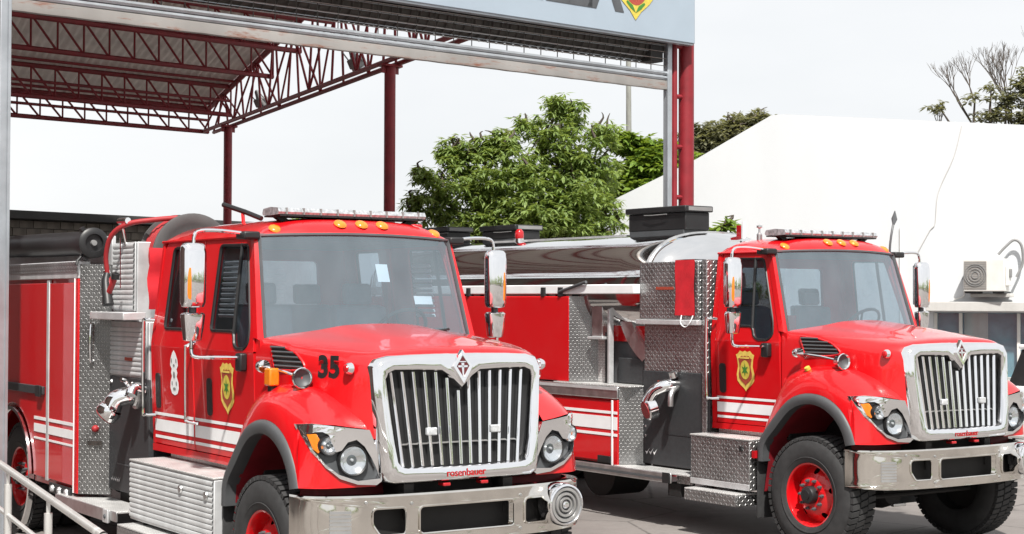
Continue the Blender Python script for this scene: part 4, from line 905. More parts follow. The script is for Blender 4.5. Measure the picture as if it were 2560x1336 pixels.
bx('corner_block', 'black', rb, -1.98, -1.865, -1.30, -1.286, .47, .578, .004); bx('end_plate', 'tread', rb, -1.858, -1.62, -1.20, -1.18, .47, .56, .004); bx('end_bracket', 'frame', rb, -2.0, -1.80, -1.2, -1.0, .33, .468, .004)
bx('compartment_latch', 'black', rb, -3.15, -2.94, -1.23, -1.206, .585, .66, .004)
ch = MB()
for sg in (-1, 1): ch.box(-8.5, -3, sg * .38, sg * .46, .80, 1.05)
ch.tube([(-6.3, -.9, .53), (-6.3, .9, .53)], .08, 10); ch.lathe([(0, -.25), (.2, -.18), (.24, 0), (.2, .18), (0, .25)], (-6.3, 0, .53), (1, 0, 0), 14); ch.tube([(-6.1, 0, .62), (-1, 0, .8)], .05, 8); ch.box(-2.6, -1.7, -.9, .9, .55, .7); ch.build('chassis_rear', 'frame', TB, 30)
MB().lathe([(.0, 0), (.2, 0), (.3, .02), (.3, .55), (.2, .57), (0, .57)], (-3.75, -.75, .42), (0, 1, 0), 24).build('fuel_tank', 'frame', TB, 40)
for sg in (-1, 1): wheel(TB, -6.3, sg * 1.14, sg, True)
MB().tube([(-1.15, .62, 2.98), (-1.15, .62, 3.08)], .012, 6).build('antenna_base', 'black', TB)
MB().lathe([(.03, 0), (.03, .06), (.012, .08), (.01, .12), (.03, .13), (.03, .15), (0, .16)], (-1.62 + .3, -.55, 2.98), (0, 0, 1), 10).build('roof_valve', 'steel', TB)
MB().tube([(-.86, .90, 2.84), (-.86, .905, 2.95), (-.86, .93, 3.08), (-.88, .985, 3.20)], .012, 6, True, 3).build('whip_antenna', 'dkgrey', TB)
MB().tube([(-.87, .97, 3.17), (-.885, 1.0, 3.23), (-.89, 1.015, 3.32)], [.012, .032, .004], 8).build('antenna_tip', 'dkgrey', TB)
# storage boxes standing on the tank
def crate(x0, x1, y0, y1, z0, z1, label):
    e = empty('storage_box', (0, 0, 0), 0, label=label, cat='box', group='black boxes on top of the water tank')
    e.matrix_world = Matrix.Translation((3.760, 15.779, 0)) @ Matrix.Rotation(R(-54.90), 4, 'Z')
    bx('box_body', 'black', e, x0 + .03, x1 - .03, y0 + .03, y1 - .03, z0, z1 - .07, .012); l_ = bx('lid', 'black', e, x0, x1, y0, y1, z1 - .069, z1, .012)
    bx('lid_patch', 'grey', l_, x1 - .01, x1 + .004, y0 + .05, y1 - .02, z1 - .055, z1 - .012, 0); bx('foot_rail', 'dkgrey', e, x0 + .06, x1 - .06, y0 + .02, y1 - .02, z0 - .05, z0, 0)
    MB().tube([(x0 + .35, y0 - .004, z1 - .09), (x0 + .5, y0 - .012, z1 - .095), (x0 + .75, y0 - .004, z1 - .09)], .006, 6).build('handle', 'grey', e)
crate(-3.82, -2.76, -.30, .12, 3.15, 3.42, 'largest lidded black box on the tank, below the red gate column')
crate(-6.95, -6.12, -.25, .2, 3.15, 3.33, 'black box in the middle of the tank, left of the red beacon')
crate(-8.45, -7.75, -.25, .2, 3.15, 3.36, 'black box at the tank rear, beside the left cab roof')

# ------------------------------------------------------------------ roller gate, sign
GA = V((-4.96, 15.70, 0)); gdir = V((.772, .636, 0)).normalized(); gn = V((gdir.y, -gdir.x, 0)); GL = 9.08   # gn points to the camera side
def gp(s, z, off=0.0): return GA + gdir * s + gn * off + V((0, 0, z))
GT = empty('roller_gate', label='tall gate with rolled up mesh shutter between two posts above the trucks', cat='gate')
for s_, sg in ((0, -1), (GL, 1)):
    MB().obox(gp(s_ + sg * .045, 3.0), gdir * .042, gn * .045, (0, 0, 3.0)).build('guide_rail', 'galv', GT, 30, .008)
    MB().obox(gp(s_ + sg * .010 - sg * .012, 2.7, .05), gdir * .014, gn * .012, (0, 0, 2.69)).build('guide_lip', 'galv', GT, 30)
    MB().tube([gp(s_ + sg * .165, 0), gp(s_ + sg * .165, 6.0)], .045, 10).build('inner_post', 'dkred', GT)
    MB().tube([gp(s_ + sg * .40, 0, .0), gp(s_ + sg * .40, 7.6, .0)], .105, 24).build('column', 'dkred', GT, 40)
    for k in range(9): bar('rung', 'dkred', GT, gp(s_ + sg * .16, .35 + k * .68), gp(s_ + sg * .32, .35 + k * .68), .032)
me_s = MB(); rows = []
for s_ in (0, GL):
    rows.append([V((0, 0, 0)) + gdir * s_ + gn * o_ + V((0, 0, z_)) for o_, z_ in ((.0, 0), (.03, .005), (.045, .03), (.03, .056), (.0, .062))])
me_s = me_s.grid(rows).mesh('shutter_slat', 'galv', 40)
for k in range(2): inst('shutter_slat', me_s, GT, Matrix.Translation(GA + V((0, 0, 5.305 + k * .064))))
bt = MB(); rows = []
NS = 60
for i in range(NS + 1):
    s_ = GL * i / NS; jz = .002 * math.sin(i * 1.9)
    rows.append([gp(s_, z_ + (jz if z_ < 5.2 else 0), o_) for o_, z_ in ((-.03, 5.30), (.035, 5.30), (.045, 5.295), (.052, 5.205), (.05, 5.18), (-.03, 5.18))])
bt.grid(rows, True).build('bottom_bar', 'rust', GT, 40)
n = round(GL / .275)
for k in range(1, n): bar('mesh_rod', 'darksteel', GT, gp(GL * k / n, 5.43, .005), gp(GL * k / n, 6.3, .005), .0065, 5)
for k in range(9): bar('mesh_wire', 'rust', GT, gp(0, 5.50 + k * .095, .012), gp(GL, 5.50 + k * .095, .012), .0055, 5)
rows = []
for i in range(2):
    rows.append([gp(GL * i, 5.80 + .23 * math.sin(a), -.24 + .23 * math.cos(a)) for a in [2 * math.pi * k / 24 for k in range(24)]])
dr = MB().grid(rows, True).build('shutter_drum', 'darksteel', GT, 40)
for k in range(66): MB().tube([gp(GL * (k + .5) / 66, 5.80 + .245 * math.sin(a), -.24 + .245 * math.cos(a)) for a in [2 * math.pi * j / 14 for j in range(15)]], .009, 4, False).build('mesh_coil', 'darksteel', dr)
for k in range(9):
    a = -2.4 + k * .38; bar('coil_wire', 'galv', dr, gp(0, 5.80 + .247 * math.sin(a), -.24 + .247 * math.cos(a)), gp(GL, 5.80 + .247 * math.sin(a), -.24 + .247 * math.cos(a)), .006, 4)
MB().obox(gp(GL - .16, 5.66, -.1), gdir * .12, gn * .1, (0, 0, .11)).build('end_bracket', 'fascia', GT, 30, .01)
SG = empty('sign_board', label='pale blue grey sign board with dark letters and a shield above the gate', cat='sign')
MB().obox(gp(4.28, 6.75, .20), gdir * 5.1, gn * .06, (0, 0, .95)).build('board', 'signblue', SG, 30, .01)
MB().obox(gp(4.28, 5.79, .19), gdir * 5.09, gn * .05, (0, 0, .012)).build('board_edge', 'galv', SG, 30)
sp = lambda s0, z0, o_=.266: (lambda u, v: gp(s0 + u, z0 + v, o_))
MB().text('ILLA', .80, sp(6.52, 6.10), .034, .98).build('lettering', 'dkgrey', SG, 0)
def sh_out(k): 
    pr = [(0, .62), (.28, .58), (.40, .48), (.42, .25), (.36, .05), (.40, -.10), (.42, -.22), (.30, -.36), (.20, -.44), (.12, -.50), (0, -.64)]
    return [(a * k, b * k) for a, b in pr] + [(-a * k, b * k) for a, b in pr[1:-1][::-1]]
se = MB().plate(sh_out(.85), [], sp(8.27, 6.535, .268), None).build('shield', 'yellow', SG, 0)
MB().plate(circ(0, -.01, .24, 24, .34), [], sp(8.27, 6.535, .271), None).build('shield_disc', 'maroon', se, 0)
MB().plate(circ(0, .05, .15, 20, .22), [], sp(8.27, 6.535, .274), None).build('shield_core', 'redlens', se, 0)
for sgn in (-1, 1): MB().plate([(0, -.45), (sgn * .05, -.36), (sgn * .15, -.30), (sgn * .17, -.32), (sgn * .10, -.39)], [], sp(8.27, 6.535, .272), None).build('shield_leaf', 'green', se, 0)

# ------------------------------------------------------------------ steel canopy
G0 = V((1.63, 21.2, 0)); D_ = V((-.42, .907, 0)).normalized(); LC = V((-.731, -.682, 0)).normalized()
def cz(s_): return 7.37 + .135 * (22.8 - s_)
def cp_(s_, t, z): return G0 + D_ * s_ + LC * t + V((0, 0, z))
CN = empty('canopy', label='dark red steel lattice canopy with grey sheet roof at upper left', cat='canopy')
WID = 13.0
for i, s_ in enumerate((22.8, 20.57, 16.9, 14.8, 12.6, 10.0, 7.5, 5.0, 2.4)):
    z1 = cz(s_) - .03; z0 = z1 - .70 if i else 6.73
    tr = MB()
    for z in (z1, z0): tr.tube([cp_(s_, 0, z), cp_(s_, WID, z)], .056, 6)
    if i in (0, 1): tr.tube([cp_(s_, 0, lerp(z0, z1, .5)), cp_(s_, WID, lerp(z0, z1, .5))], .036, 6)
    tr.tube([cp_(s_ - .5, 0, cz(s_ - .5) - .03), cp_(s_ - .5, WID, cz(s_ - .5) - .03)], .035, 6)
    tr = tr.build('roof_joist', 'dkred', CN, 50)
    if i < 5:
        np_ = 22 if i < 3 else 18
        for k in range(np_):
            t0, t1 = WID * k / np_, WID * (k + 1) / np_
            bar('joist_post', 'dkred', tr, cp_(s_, t0, z0), cp_(s_, t0, z1), .025, 6)
            bar('joist_diagonal', 'dkred', tr, cp_(s_, t1, z1), cp_(s_, t0, z0), .026, 6)
for tt in (0.0, WID):
    ed = MB()
    for o_ in (-.16, .16): ed.tube([cp_(0.3, tt + o_, 6.73), cp_(22.8, tt + o_, 6.73)], .048, 6)
    ed.tube([cp_(0.3, tt, cz(.3) - .03), cp_(22.8, tt, cz(22.8) - .03)], .07, 8)
    ed.tube([cp_(8.0, tt, 7.6), cp_(22.8, tt, 7.25)], .035, 6) if False else None
    ed = ed.build('edge_truss', 'dkred', CN, 50)
    st_ = [1.5 * k + .3 for k in range(16)]
    for k in range(15):
        a, b = st_[k], st_[k + 1]
        for o_ in (-.15, .15):
            bar('truss_post', 'dkred', ed, cp_(a, tt + o_, 6.73), cp_(a, tt + o_ * .3, cz(a) - .03), .026, 6)
            if k % 2 == 0: bar('truss_diagonal', 'dkred', ed, cp_(a, tt + o_ * .3, cz(a) - .03), cp_(b, tt + o_, 6.73), .026, 6)
            else: bar('truss_diagonal', 'dkred', ed, cp_(a, tt + o_, 6.73), cp_(b, tt + o_ * .3, cz(b) - .03), .026, 6)
    for s_, ro in ((20.82, .105), (9.28, .105)):
        co = MB().tube([cp_(s_, tt, 0), cp_(s_, tt, 6.70)], ro, 20).build('column', 'dkred', CN, 40)
        MB().obox(cp_(s_, tt, 6.68), LC * .24, D_ * .14, (0, 0, .02)).build('column_cap', 'dkred', co)
        for o_ in (-.15, .15): MB().obox(cp_(s_, tt + o_, 6.60), LC * .05, D_ * .015, (0, 0, .06)).build('gusset', 'dkred', co)
# corrugated roof sheets, one per metre
rows = []
for s_ in [.2, 6, 12, 18, 23.4]:
    rows.append([D_ * s_ + LC * (1.04 * k / 20) + V((0, 0, cz(s_) + .05 + .022 * math.cos(k / 20 * 2 * math.pi * 5))) for k in range(21)])
sm = MB().grid(rows).mesh('roof_sheet', 'roofsheet', 60)
for k in range(13): inst('roof_sheet', sm, CN, Matrix.Translation(G0 + LC * k * 1.0 + V((0, 0, .004 * (k % 2)))))
# flood lights hung on the edge truss
def flood(s_, z, label):
    c = cp_(s_, -.28, z); e = empty('flood_light', c, math.atan2(-LC.y, -LC.x), label=label, cat='lamp', group='grey flood lights on the canopy edge')
    MB().obox((.08, 0, .0), (.10, 0, .06), (0, .17, 0), (-.05, 0, .09)).build('lamp_housing', 'grey', e, 30, .03)
    MB().obox((.16, 0, -.10), (.09, 0, .055), (0, .15, 0), (-.015, 0, .025)).build('lamp_glass', 'lens', e, 30, .01)
    for y in (-.2, .2): MB().tube([(.08, y, 0), (-.05, y, .12), (-.13, y, .20)], .014, 6).build('yoke', 'grey', e)
    MB().lathe([(.07, 0), (.06, .16), (.03, .2)], (.0, 0, .08), (-.4, 0, 1), 12).build('ballast', 'grey', e, 40)
flood(18.9, 7.12, 'grey flood light nearest the far column of the canopy')
flood(12.0, 7.15, 'grey flood light between the two columns, close under the gate bar')

# ------------------------------------------------------------------ block building behind the left truck
B0 = V((-14.2, 39.2, 0)); bdir = V((.659, .752, 0)).normalized(); bn = V((bdir.y, -bdir.x, 0))
BB = empty('block_building', label='low building with bare grey block wall and dark roof edge behind left truck', cat='building')
def bpnt(s_, z, o_=0.0): return B0 + bdir * s_ + bn * o_ + V((0, 0, z))
MB().obox(bpnt(6, 2.2, -.25), bdir * 7, bn * .2, (0, 0, 2.2)).build('wall', 'mortar', BB, 0)
MB().obox(bpnt(6, 4.48, .05), bdir * 7.3, bn * .55, (0, 0, .10)).build('roof_edge', 'fascia', BB, 0)
blk = MB().obox((0, 0, 0), bdir * .192, bn * .05, (0, 0, .092)).mesh('block', 'block', 0)
for r_ in range(7):
    for k in range(32):
        s_ = .2 + k * .40 + (.2 if r_ % 2 else 0)
        if s_ < 12.6: inst('block', blk, BB, Matrix.Translation(bpnt(s_, 4.26 - r_ * .20, random.uniform(-.012, .012))))

wg = MB()
for k in range(2): pass
wg.obox(cp_(10, 15.2, 3.2), D_ * 14, LC * .2, (0, 0, 3.2)); wg.build('wing_wall', 'block', BB, 0)
for k in range(14): MB().obox(cp_(-3 + k * 2, 14.95, 3.2), D_ * .14, LC * .08, (0, 0, 3.2)).build('wing_post', 'dkred', BB, 0)
MB().obox(cp_(10, 15.4, 6.5), D_ * 14.3, LC * .7, (0, 0, .12)).build('wing_roof', 'fascia', BB, 0)

# ------------------------------------------------------------------ white building
W0 = V((2.0, 32.3, 0)); wd = V((.889, -.457, 0)).normalized(); wn = V((wd.y, -wd.x, 0))
def wp_(s_, z, o_=0.0): return W0 + wd * s_ + wn * o_ + V((0, 0, z))
WB = empty('white_building', label='large blank white painted wall with sloping top behind the right truck', cat='building')
win = [(6.42, 1.0), (9.6, 1.0), (9.6, 2.16), (6.42, 2.16)]
MB().plate([(.03, 0), (12, 0), (12, 5.18), (8.03, 5.52), (5.44, 5.76), (3.6, 5.93), (3.35, 5.93), (1.81, 5.14), (.03, 4.38)], [win], lambda u, v: wp_(u, v), lambda u, v: wp_(u, v, -.25)).build('wall', 'whitewall', WB, 0)
MB().obox(wp_(.15, 2.15, -4.2), wd * .12, wn * 3.95, (0, 0, 2.15)).build('side_wall', 'whitewall', WB, 0)
MB().grid([[wp_(s_, z, o_) for s_, z in ((.03, 4.36), (1.81, 5.12), (3.35, 5.90), (5.44, 5.73), (12, 5.15))] for o_ in (-.26, -8)]).build('roof', 'whitewall', WB, 0)
MB().obox(wp_(9.4, 2.27, .16), wd * 3.05, wn * .158, (0, 0, .085)).build('window_canopy', 'conc', WB, 0, .01)
MB().obox(wp_(9.4, 2.20, .02), wd * 3.0, wn * .05, (0, 0, .03)).build('lintel', 'whitewall', WB, 0)
for s_ in (6.45, 6.90, 7.92, 9.0): MB().obox(wp_(s_, 1.58, -.06), wd * .028, wn * .03, (0, 0, .57)).build('window_frame', 'acwhite', WB, 0)
MB().obox(wp_(7.98, .985, -.05), wd * 1.55, wn * .05, (0, 0, .02)).build('window_sill', 'acwhite', WB, 0)
for a, b in ((6.48, 6.87), (6.93, 7.89), (7.95, 8.97)): MB().obox(wp_((a + b) / 2, 1.58, -.08), wd * ((b - a) / 2), wn * .004, (0, 0, .57)).build('window_pane', 'wglass', WB, 0)
MB().obox(wp_(8, 1.4, -.16), wd * 2, wn * .02, (0, 0, 1.2)).build('room_back', 'curtain', WB, 0)
MB().grid([[wp_(6.95 + i * .06, 2.15 - j * .3, -.12 + .015 * math.sin(i * 1.7)) for i in range(8)] for j in range(5)]).build('curtain', 'acwhite', WB, 60)
tag(MB().tube([wp_(6.94, 5.55, .015), wp_(6.80, 5.0, .015), wp_(6.52, 4.36, .015), wp_(6.46, 3.8, .015), wp_(6.36, 3.66, .015), wp_(6.14, 3.26, .015)], .008, 5, True, 4).build('wall_cable', 'conc', None, 50), 'thin pale cable wandering down the white wall', 'cable')
tag(MB().tube([wp_(5.82, 2.0, .03), wp_(5.82, 3.72, .03)], .012, 6).build('wall_conduit', 'acwhite', None, 50), 'thin straight grey conduit on white wall beside the right cab', 'pipe')
# air conditioner
AC = empty('air_conditioner', wp_(7.42, 2.54, .30), math.atan2(wd.y, wd.x) - R(6), label='white air conditioner outdoor unit on the white wall above the window', cat='air conditioner')
bx('case', 'acwhite', AC, -.37, .37, -.14, .14, 0, .58, .015)
fg = bx('fan_panel', 'acgrey', AC, -.35, .05, -.150, -.141, .04, .54, .004)
for r_ in (.06, .11, .16, .195): MB().lathe([(r_ + .008, 0), (r_ + .006, .012), (r_ - .006, .012), (r_ - .008, 0)], (-.15, -.150, .29), (0, -1, 0), 28).build('fan_ring', 'grey', fg, 0)
for k in range(16): bx('fan_slat', 'grey', fg, -.345, .045, -.153, -.150, .06 + k * .03, .068 + k * .03, 0)
bx('side_cover', 'acwhite', AC, .371, .42, -.10, .10, .1, .46, .01); bx('valve_cover', 'grey', AC, .42, .45, -.05, .05, .25, .40, .008)
for x in (-.25, .25): bx('foot', 'black', AC, x - .1, x + .1, -.12, .30, -.035, 0, .004)
bx('wall_bracket', 'conc', AC, -.30, .42, .05, .28, -.10, -.036, .01)
tag(MB().tube([wp_(7.62, 3.20, .24), wp_(7.74, 3.34, .2), wp_(7.88, 3.46, .14), wp_(8.00, 3.36, .12), wp_(8.02, 3.05, .12), wp_(7.92, 2.80, .16)], .024, 8, True, 4).build('cooling_pipe', 'grey', None, 50), 'looped grey pipe beside the air conditioner', 'pipe')
tag(MB().tube([wp_(7.02, 2.78, .04), wp_(6.98, 2.55, .04), wp_(6.95, 2.44, .04), wp_(6.6, 2.36, .04), wp_(6.35, 2.30, .2)], .012, 6, True, 3).build('drain_pipe', 'acwhite', None, 50), 'thin pale drain pipe running down from the air conditioner', 'pipe')
tp_ = empty('wall_tap', wp_(7.0, 2.78, .0), 0, label='small dark junction fitting on white wall left of the air conditioner', cat='fitting')
MB().lathe([(.05, 0), (.05, .05), (.03, .08), (0, .09)], (0, 0, 0), tuple(wn), 10).build('fitting_body', 'dkgrey', tp_); MB().tube([(0, 0, -.1), (0, 0, .12)], .018, 6).build('fitting_stem', 'dkgrey', tp_)

# ------------------------------------------------------------------ mast
tag(MB().tube([(3.02, 39.5, 0), (2.82, 38.6, 4.0), (2.76, 38.2, 8.4)], [.09, .075, .06], 10).build('mast', 'pole', None, 40), 'slim weathered pole rising behind the green trees', 'pole')

# ------------------------------------------------------------------ trees
def leaf_cloud(blobs, n, size, rnd, droop=.5, aspect=.28, shell=.55):
    mb = MB(); vs = []; fs = []
    wts = [b[3] * b[4] * b[5] for b in blobs]; tot = sum(wts)
    for b, wt in zip(blobs, wts):
        cnt = int(n * wt / tot); k = 0
        # leaves sit in small whorls at twig ends
        while k < cnt:
            d = V((rnd.gauss(0, 1), rnd.gauss(0, 1), rnd.gauss(0, 1))).normalized(); r_ = rnd.random() ** shell
            c = V((b[0] + d.x * b[3] * r_, b[1] + d.y * b[4] * r_, b[2] + d.z * b[5] * r_))
            m_ = rnd.randint(6, 11)
            for j in range(m_):
                a = rnd.uniform(0, 6.283); dr = V((math.cos(a), math.sin(a), rnd.uniform(-droop - .5, .6 - droop * .5))).normalized()
                L0 = size * rnd.uniform(.6, 1.25); W_ = L0 * aspect * rnd.uniform(.7, 1.2)
                sd_ = dr.cross(V((rnd.uniform(-.4, .4), rnd.uniform(-.4, .4), 1))).normalized() * W_ * .5
                p = c + dr * size * .12; o = len(vs); up = V((0, 0, -L0 * .12))
                vs += [p, p + dr * L0 * .45 + sd_, p + dr * L0 + up, p + dr * L0 * .45 - sd_]; fs.append((o, o + 1, o + 2, o + 3))
            k += m_
    mb.v = [tuple(q) for q in vs]; mb.f = fs; return mb
def limbs(root, tips, r0, rnd):
    mb = MB(); 
    for t in tips:
        a = V(root); b = V(t); m1 = a.lerp(b, .35) + V((rnd.uniform(-.2, .2), rnd.uniform(-.2, .2), rnd.uniform(.1, .4))); m2 = a.lerp(b, .7) + V((rnd.uniform(-.2, .2), rnd.uniform(-.2, .2), rnd.uniform(-.1, .2)))
        mb.tube([a, m1, m2, b], [r0, r0 * .6, r0 * .35, r0 * .1], 7, True, 3)
    return mb
def leafy_mesh(mb, mat):
    me = bpy.data.meshes.new('crown'); me.from_pydata(mb.v, [], mb.f); me.materials.append(M[mat]); return me
def tree(label, base, blobs, n, size, mat, trunk_h, r0, seed, droop=.5, aspect=.28, twigs=0, group='trees behind the trucks', shell=.55, ragged=0):
    rnd = random.Random(seed); main = list(blobs)
    for k in range(ragged):      # small tufts that break up the outline
        b = rnd.choice(main); d = V((rnd.gauss(0, 1), rnd.gauss(0, .5), rnd.gauss(.25, 1))).normalized(); q = rnd.uniform(.12, .30)
        blobs = blobs + [(b[0] + d.x * b[3] * 1.05, b[1] + d.y * b[4] * 1.05, b[2] + d.z * b[5] * 1.05, q, q, q * rnd.uniform(.6, 1.1))]
    e = empty('tree', base, 0, label=label, cat='tree', group=group)
    cr_o = bpy.data.objects.new('crown', leafy_mesh(leaf_cloud(blobs, n, size, rnd, droop, aspect, shell), mat)); C.objects.link(cr_o); cr_o.parent = e
    mb = MB().tube([(0, 0, 0), (.05, 0, trunk_h * .5), (0, .05, trunk_h)], [r0, r0 * .8, r0 * .7], 10, True, 3)
    l_ = limbs((0, .05, trunk_h - .05), [(b[0], b[1], b[2] + b[5] * .4) for b in main], r0 * .55, rnd); o = len(mb.v); mb.v += l_.v; mb.f += [[i + o for i in f] for f in l_.f]
    for k in range(twigs):
        b = blobs[k % len(blobs)]; d = V((rnd.gauss(0, 1), rnd.gauss(0, 1) * .5, abs(rnd.gauss(0, 1)) + .6)).normalized()
        p0 = V(b[:3]); p1 = p0 + V((d.x * b[3] * 1.15, d.y * b[4], d.z * b[5] * rnd.uniform(1.0, 1.45)))
        mb.tube([p0, p0.lerp(p1, .5) + V((rnd.uniform(-.1, .1), 0, .05)), p1], [.035, .02, .006], 5, True, 2)
    mb.build('trunk', 'bark', e, 50); return e
PX = 31 / 4013.0
def tb_(u, v, ru, rv, y=0, ry=None, D=31.0):   # ellipse measured on the tree, relative to its base
    k = D / 4013.0; ru *= .92; rv *= .92; return ((u - 1280) * k, y, 2.35 + (752 - v) * k, ru * k, ry or ru * k, rv * k)
x1 = (1330 - 1280) * PX
def rel(bl, x): return [(b[0] - x, b[1], b[2], b[3], b[4], b[5]) for b in bl]
tree('large bushy mango tree with bright green drooping leaves behind the tank', (x1, 31.0, 0), rel([tb_(1420, 395, 85, 120, 0, .8), tb_(1430, 285, 40, 42, 0, .35), tb_(1300, 445, 105, 95, -.2, 1.0), tb_(1185, 465, 85, 85, .1, .8), tb_(1100, 500, 65, 70, 0, .6), tb_(1450, 500, 80, 100, -.2, .9), tb_(1330, 540, 130, 70, -.4, 1.0), tb_(1150, 400, 40, 35, 0, .3), tb_(1210, 380, 35, 30, 0, .3), tb_(1350, 340, 60, 45, .1, .5), tb_(1200, 560, 120, 50, 0, .8), tb_(1445, 580, 75, 50, -.1, .7), tb_(1065, 450, 30, 26, 0, .25), tb_(1050, 530, 28, 40, 0, .25), tb_(1500, 440, 34, 50, 0, .3), tb_(1500, 350, 22, 36, 0, .2), tb_(1390, 265, 18, 16, 0, .15), tb_(1260, 360, 26, 18, 0, .2), tb_(1120, 385, 24, 16, 0, .2), tb_(1515, 540, 34, 40, 0, .3)], x1), 33000, .16, 'leaf', 1.9, .22, 3, .6, .34, 70, shell=.60, ragged=190)
x2 = (1625 - 1280) * 36 / 4013
tree('yellowish green tree right of the mango tree, behind the grey pole', (x2, 36.5, 0), rel([tb_(1630, 400, 65, 55, 0, .8, 36), tb_(1575, 355, 32, 25, 0, .3, 36), tb_(1600, 460, 85, 55, 0, .8, 36), tb_(1680, 420, 60, 70, 0, .7, 36), tb_(1560, 470, 40, 40, 0, .5, 36)], x2), 11000, .20, 'leaf2', 2.4, .18, 5, .3, .5, 8, ragged=40)
x3 = (1820 - 1280) * 42 / 4013
tree('dusty grey green tree showing above the white wall slope', (x3, 42, 0), rel([tb_(1790, 345, 55, 50, 0, .8, 42), tb_(1860, 320, 50, 28, 0, .6, 42), tb_(1745, 370, 40, 45, 0, .5, 42), tb_(1900, 300, 22, 14, 0, .3, 42)], x3), 9000, .17, 'leafdry', 3.4, .2, 8, .3, .45, 50, ragged=50)
x4 = (2500 - 1280) * 41 / 4013
tree('half bare tree with dark branches over the wall at far right', (x4, 41, 0), rel([tb_(2480, 285, 60, 25, 0, .5, 41), tb_(2520, 250, 45, 40, 0, .4, 41), tb_(2440, 240, 40, 16, 0, .3, 41), tb_(2560, 290, 60, 40, 0, .4, 41), tb_(2480, 215, 30, 16, 0, .3, 41), tb_(2345, 265, 30, 22, 0, .3, 41), tb_(2560, 210, 50, 60, 0, .4, 41)], x4), 2200, .19, 'leafdry', 4.2, .2, 11, .2, .45, 0, shell=.9)
# bare twigs of the far right tree
tw_ = MB(); rnd = random.Random(5)
def grow(p, d, l, r, depth):
    q = p + d * l; tw_.tube([p, p.lerp(q, .5) + V((rnd.uniform(-.05, .05), 0, rnd.uniform(-.04, .04))) * l, q], [r, r * .85, r * .65], 5, True, 2)
    if depth:
        for k in range(rnd.choice((2, 3, 3))):
            nd = (d + V((rnd.uniform(-.55, .55), rnd.uniform(-.4, .4), rnd.uniform(.0, .75)))).normalized(); grow(q, nd, l * rnd.uniform(.6, .85), r * .62, depth - 1)
for ux, dx in ((2470, -.35), (2525, .05), (2545, -.1), (2575, .1)): grow(V(((ux - 1280) * 41 / 4013, 41.2, 6.0)), V((dx, 0, 1)).normalized(), .95, .040, 5)
grow(V(((2365 - 1280) * 41 / 4013, 41.2, 6.2)), V((-.2, 0, 1)).normalized(), .42, .03, 3)
tag(tw_.build('bare_branches', 'bark', bpy.data.objects['tree.003'], 50), None, None, None, 'stuff').matrix_parent_inverse = Matrix.Translation((-x4, -41, 0))
x5 = (1808 - 1280) * 28 / 4013
tree('small sapling top showing against the white wall beside the black box', (x5, 28, 0), rel([tb_(1812, 562, 26, 18, 0, .2, 28), tb_(1825, 548, 14, 8, 0, .1, 28), tb_(1795, 580, 22, 14, 0, .2, 28)], x5), 160, .22, 'leaf2', 3.3, .03, 14, .2, .4, 3)
x6 = (800 - 1280) * 44 / 4013
tree('distant low tree glimpsed under the left light bar', (x6, 44, 0), rel([tb_(790, 562, 60, 22, 0, .6, 44), tb_(850, 565, 45, 18, 0, .6, 44), tb_(740, 572, 40, 14, 0, .5, 44)], x6), 2200, .3, 'leaf', 3.0, .15, 17, .3, .35, 0)

# trees on the far side of the yard, behind the camera: they show in the chrome
rnd = random.Random(21)
bl = []
for k in range(46):
    a = R(150 + 240 * k / 45); d = rnd.uniform(38, 52); h = rnd.uniform(3, 5.5)
    bl.append((math.cos(a) * d, math.sin(a) * d, h * .55, 3.6, 3.0, h * .6))
wood = bpy.data.objects.new('wood', leafy_mesh(leaf_cloud(bl, 14000, 1.0, rnd, .3, .6, .5), 'leaf')); C.objects.link(wood)
tag(wood, 'row of trees round the yard, mirrored in the chrome', None, None, 'stuff')

# ------------------------------------------------------------------ stainless hand rail in the lower left corner
HR = empty('hand_rail', label='stainless steel hand rail sloping down in the lower left corner', cat='railing')
r0, r1 = V((-3.75, 10.98, 1.40)), V((-2.27, 8.78, 1.09))
dv = r1 - r0
MB().tube([r0, r1 - dv * .03, r1, r1 + V((.05, -.06, -.03)), r1 + V((.07, -.09, -.10)), r1 + V((.07, -.09, -1.06))], .024, 14, True, 3).build('top_rail', 'stainless', HR, 60)
lr0 = V((-3.75, 10.98, 1.12)); lr1 = V((-2.27, 8.78, .80))
MB().tube([lr0, lr1], .016, 10).build('lower_rail', 'stainless', HR)
for t in (.08, .36, .66): 
    p = r0.lerp(r1, t + .04); ps = MB().tube([V((p.x, p.y, 0)), V((p.x, p.y, p.z - .09))], .024, 12).build('rail_post', 'stainless', HR); MB().tube([V((p.x, p.y, p.z - .09)), p], .012, 8).build('post_stem', 'stainless', ps)

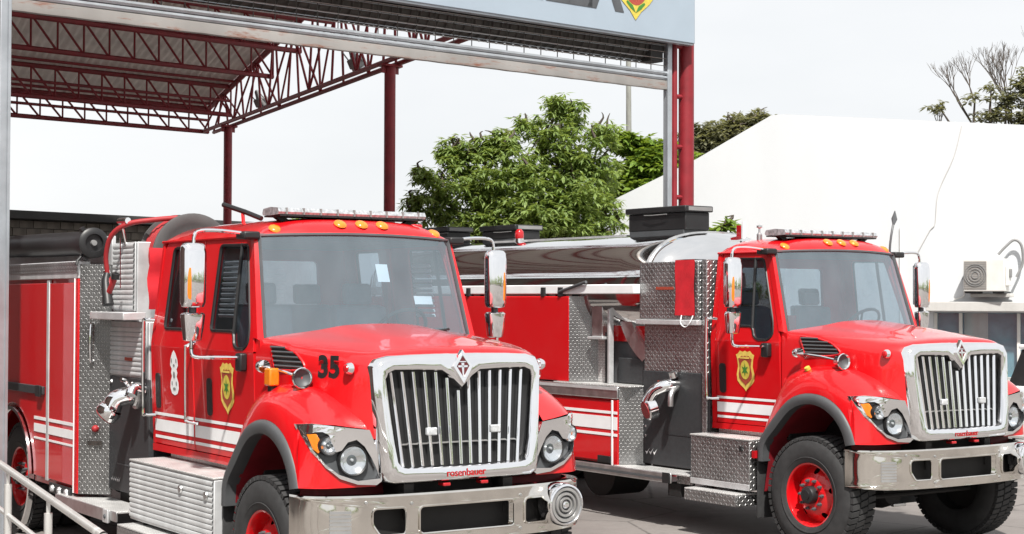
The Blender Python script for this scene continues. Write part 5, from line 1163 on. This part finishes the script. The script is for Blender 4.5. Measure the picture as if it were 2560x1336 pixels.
# ------------------------------------------------------------------ white pickup at the right edge
PK = empty('pickup', (8.62, 23.3, 0), R(-54), label='white pickup with red roof beacon, cut off by the right edge', cat='pickup')
def sect(x, w_, z0, z1, zs): return [(x, -w_, z0), (x, -w_, zs), (x, -w_ * .96, z1), (x, w_ * .96, z1), (x, w_, zs), (x, w_, z0)]
b_ = MB(); rows = [sect(2.3, .80, .5, .95, .85), sect(2.15, .88, .42, 1.03, .95), sect(.95, .92, .40, 1.12, 1.0), sect(.7, .92, .40, 1.15, 1.02), sect(-1.2, .92, .40, 1.12, 1.0), sect(-2.6, .90, .45, 1.08, 1.0)]
b_.grid(rows); b_.add(rows[0], [list(range(6))]); b_.add(rows[-1], [list(range(6))]); b_.build('body', 'carwhite', PK, 30, .02)
g_ = MB(); rows = [[(.85, -.80, 1.13), (.12, -.66, 1.66), (.12, .66, 1.66), (.85, .80, 1.13)], [(-1.1, -.80, 1.13), (-.95, -.66, 1.66), (-.95, .66, 1.66), (-1.1, .80, 1.13)]]
g_.grid(rows); g_.add(rows[0], [(0, 1, 2, 3)]); g_.add(rows[1], [(3, 2, 1, 0)]); g_.build('glasshouse', 'black', PK, 20)
bx('roof', 'carwhite', PK, -1.0, .18, -.70, .70, 1.655, 1.73, .03)
for sg in (-1, 1):
    MB().tube([(.88, sg * .83, 1.12), (.14, sg * .70, 1.67)], .035, 6).build('pillar', 'carwhite', PK)
    bx('headlight', 'lens', PK, 2.1, 2.27, sg * .55, sg * .86, .78, .93, .02)
bx('grille', 'black', PK, 2.26, 2.32, -.5, .5, .66, .88, .01); bx('front_bumper', 'grey', PK, 2.2, 2.42, -.85, .85, .42, .62, .03)
bx('beacon_bar', 'redlens', PK, -.45, -.25, -.55, .55, 1.735, 1.84, .03)
for x in (1.45, -1.55):
    for sg in (-1, 1):
        o = inst('wheel', WHEEL['rim'], PK, Matrix.Translation((x, sg * .78, .38)) @ Matrix.Rotation(0 if sg > 0 else math.pi, 4, 'Z') @ Matrix.Scale(.68, 4)); inst('tyre', WHEEL['tyre'], o, Matrix.Identity(4))
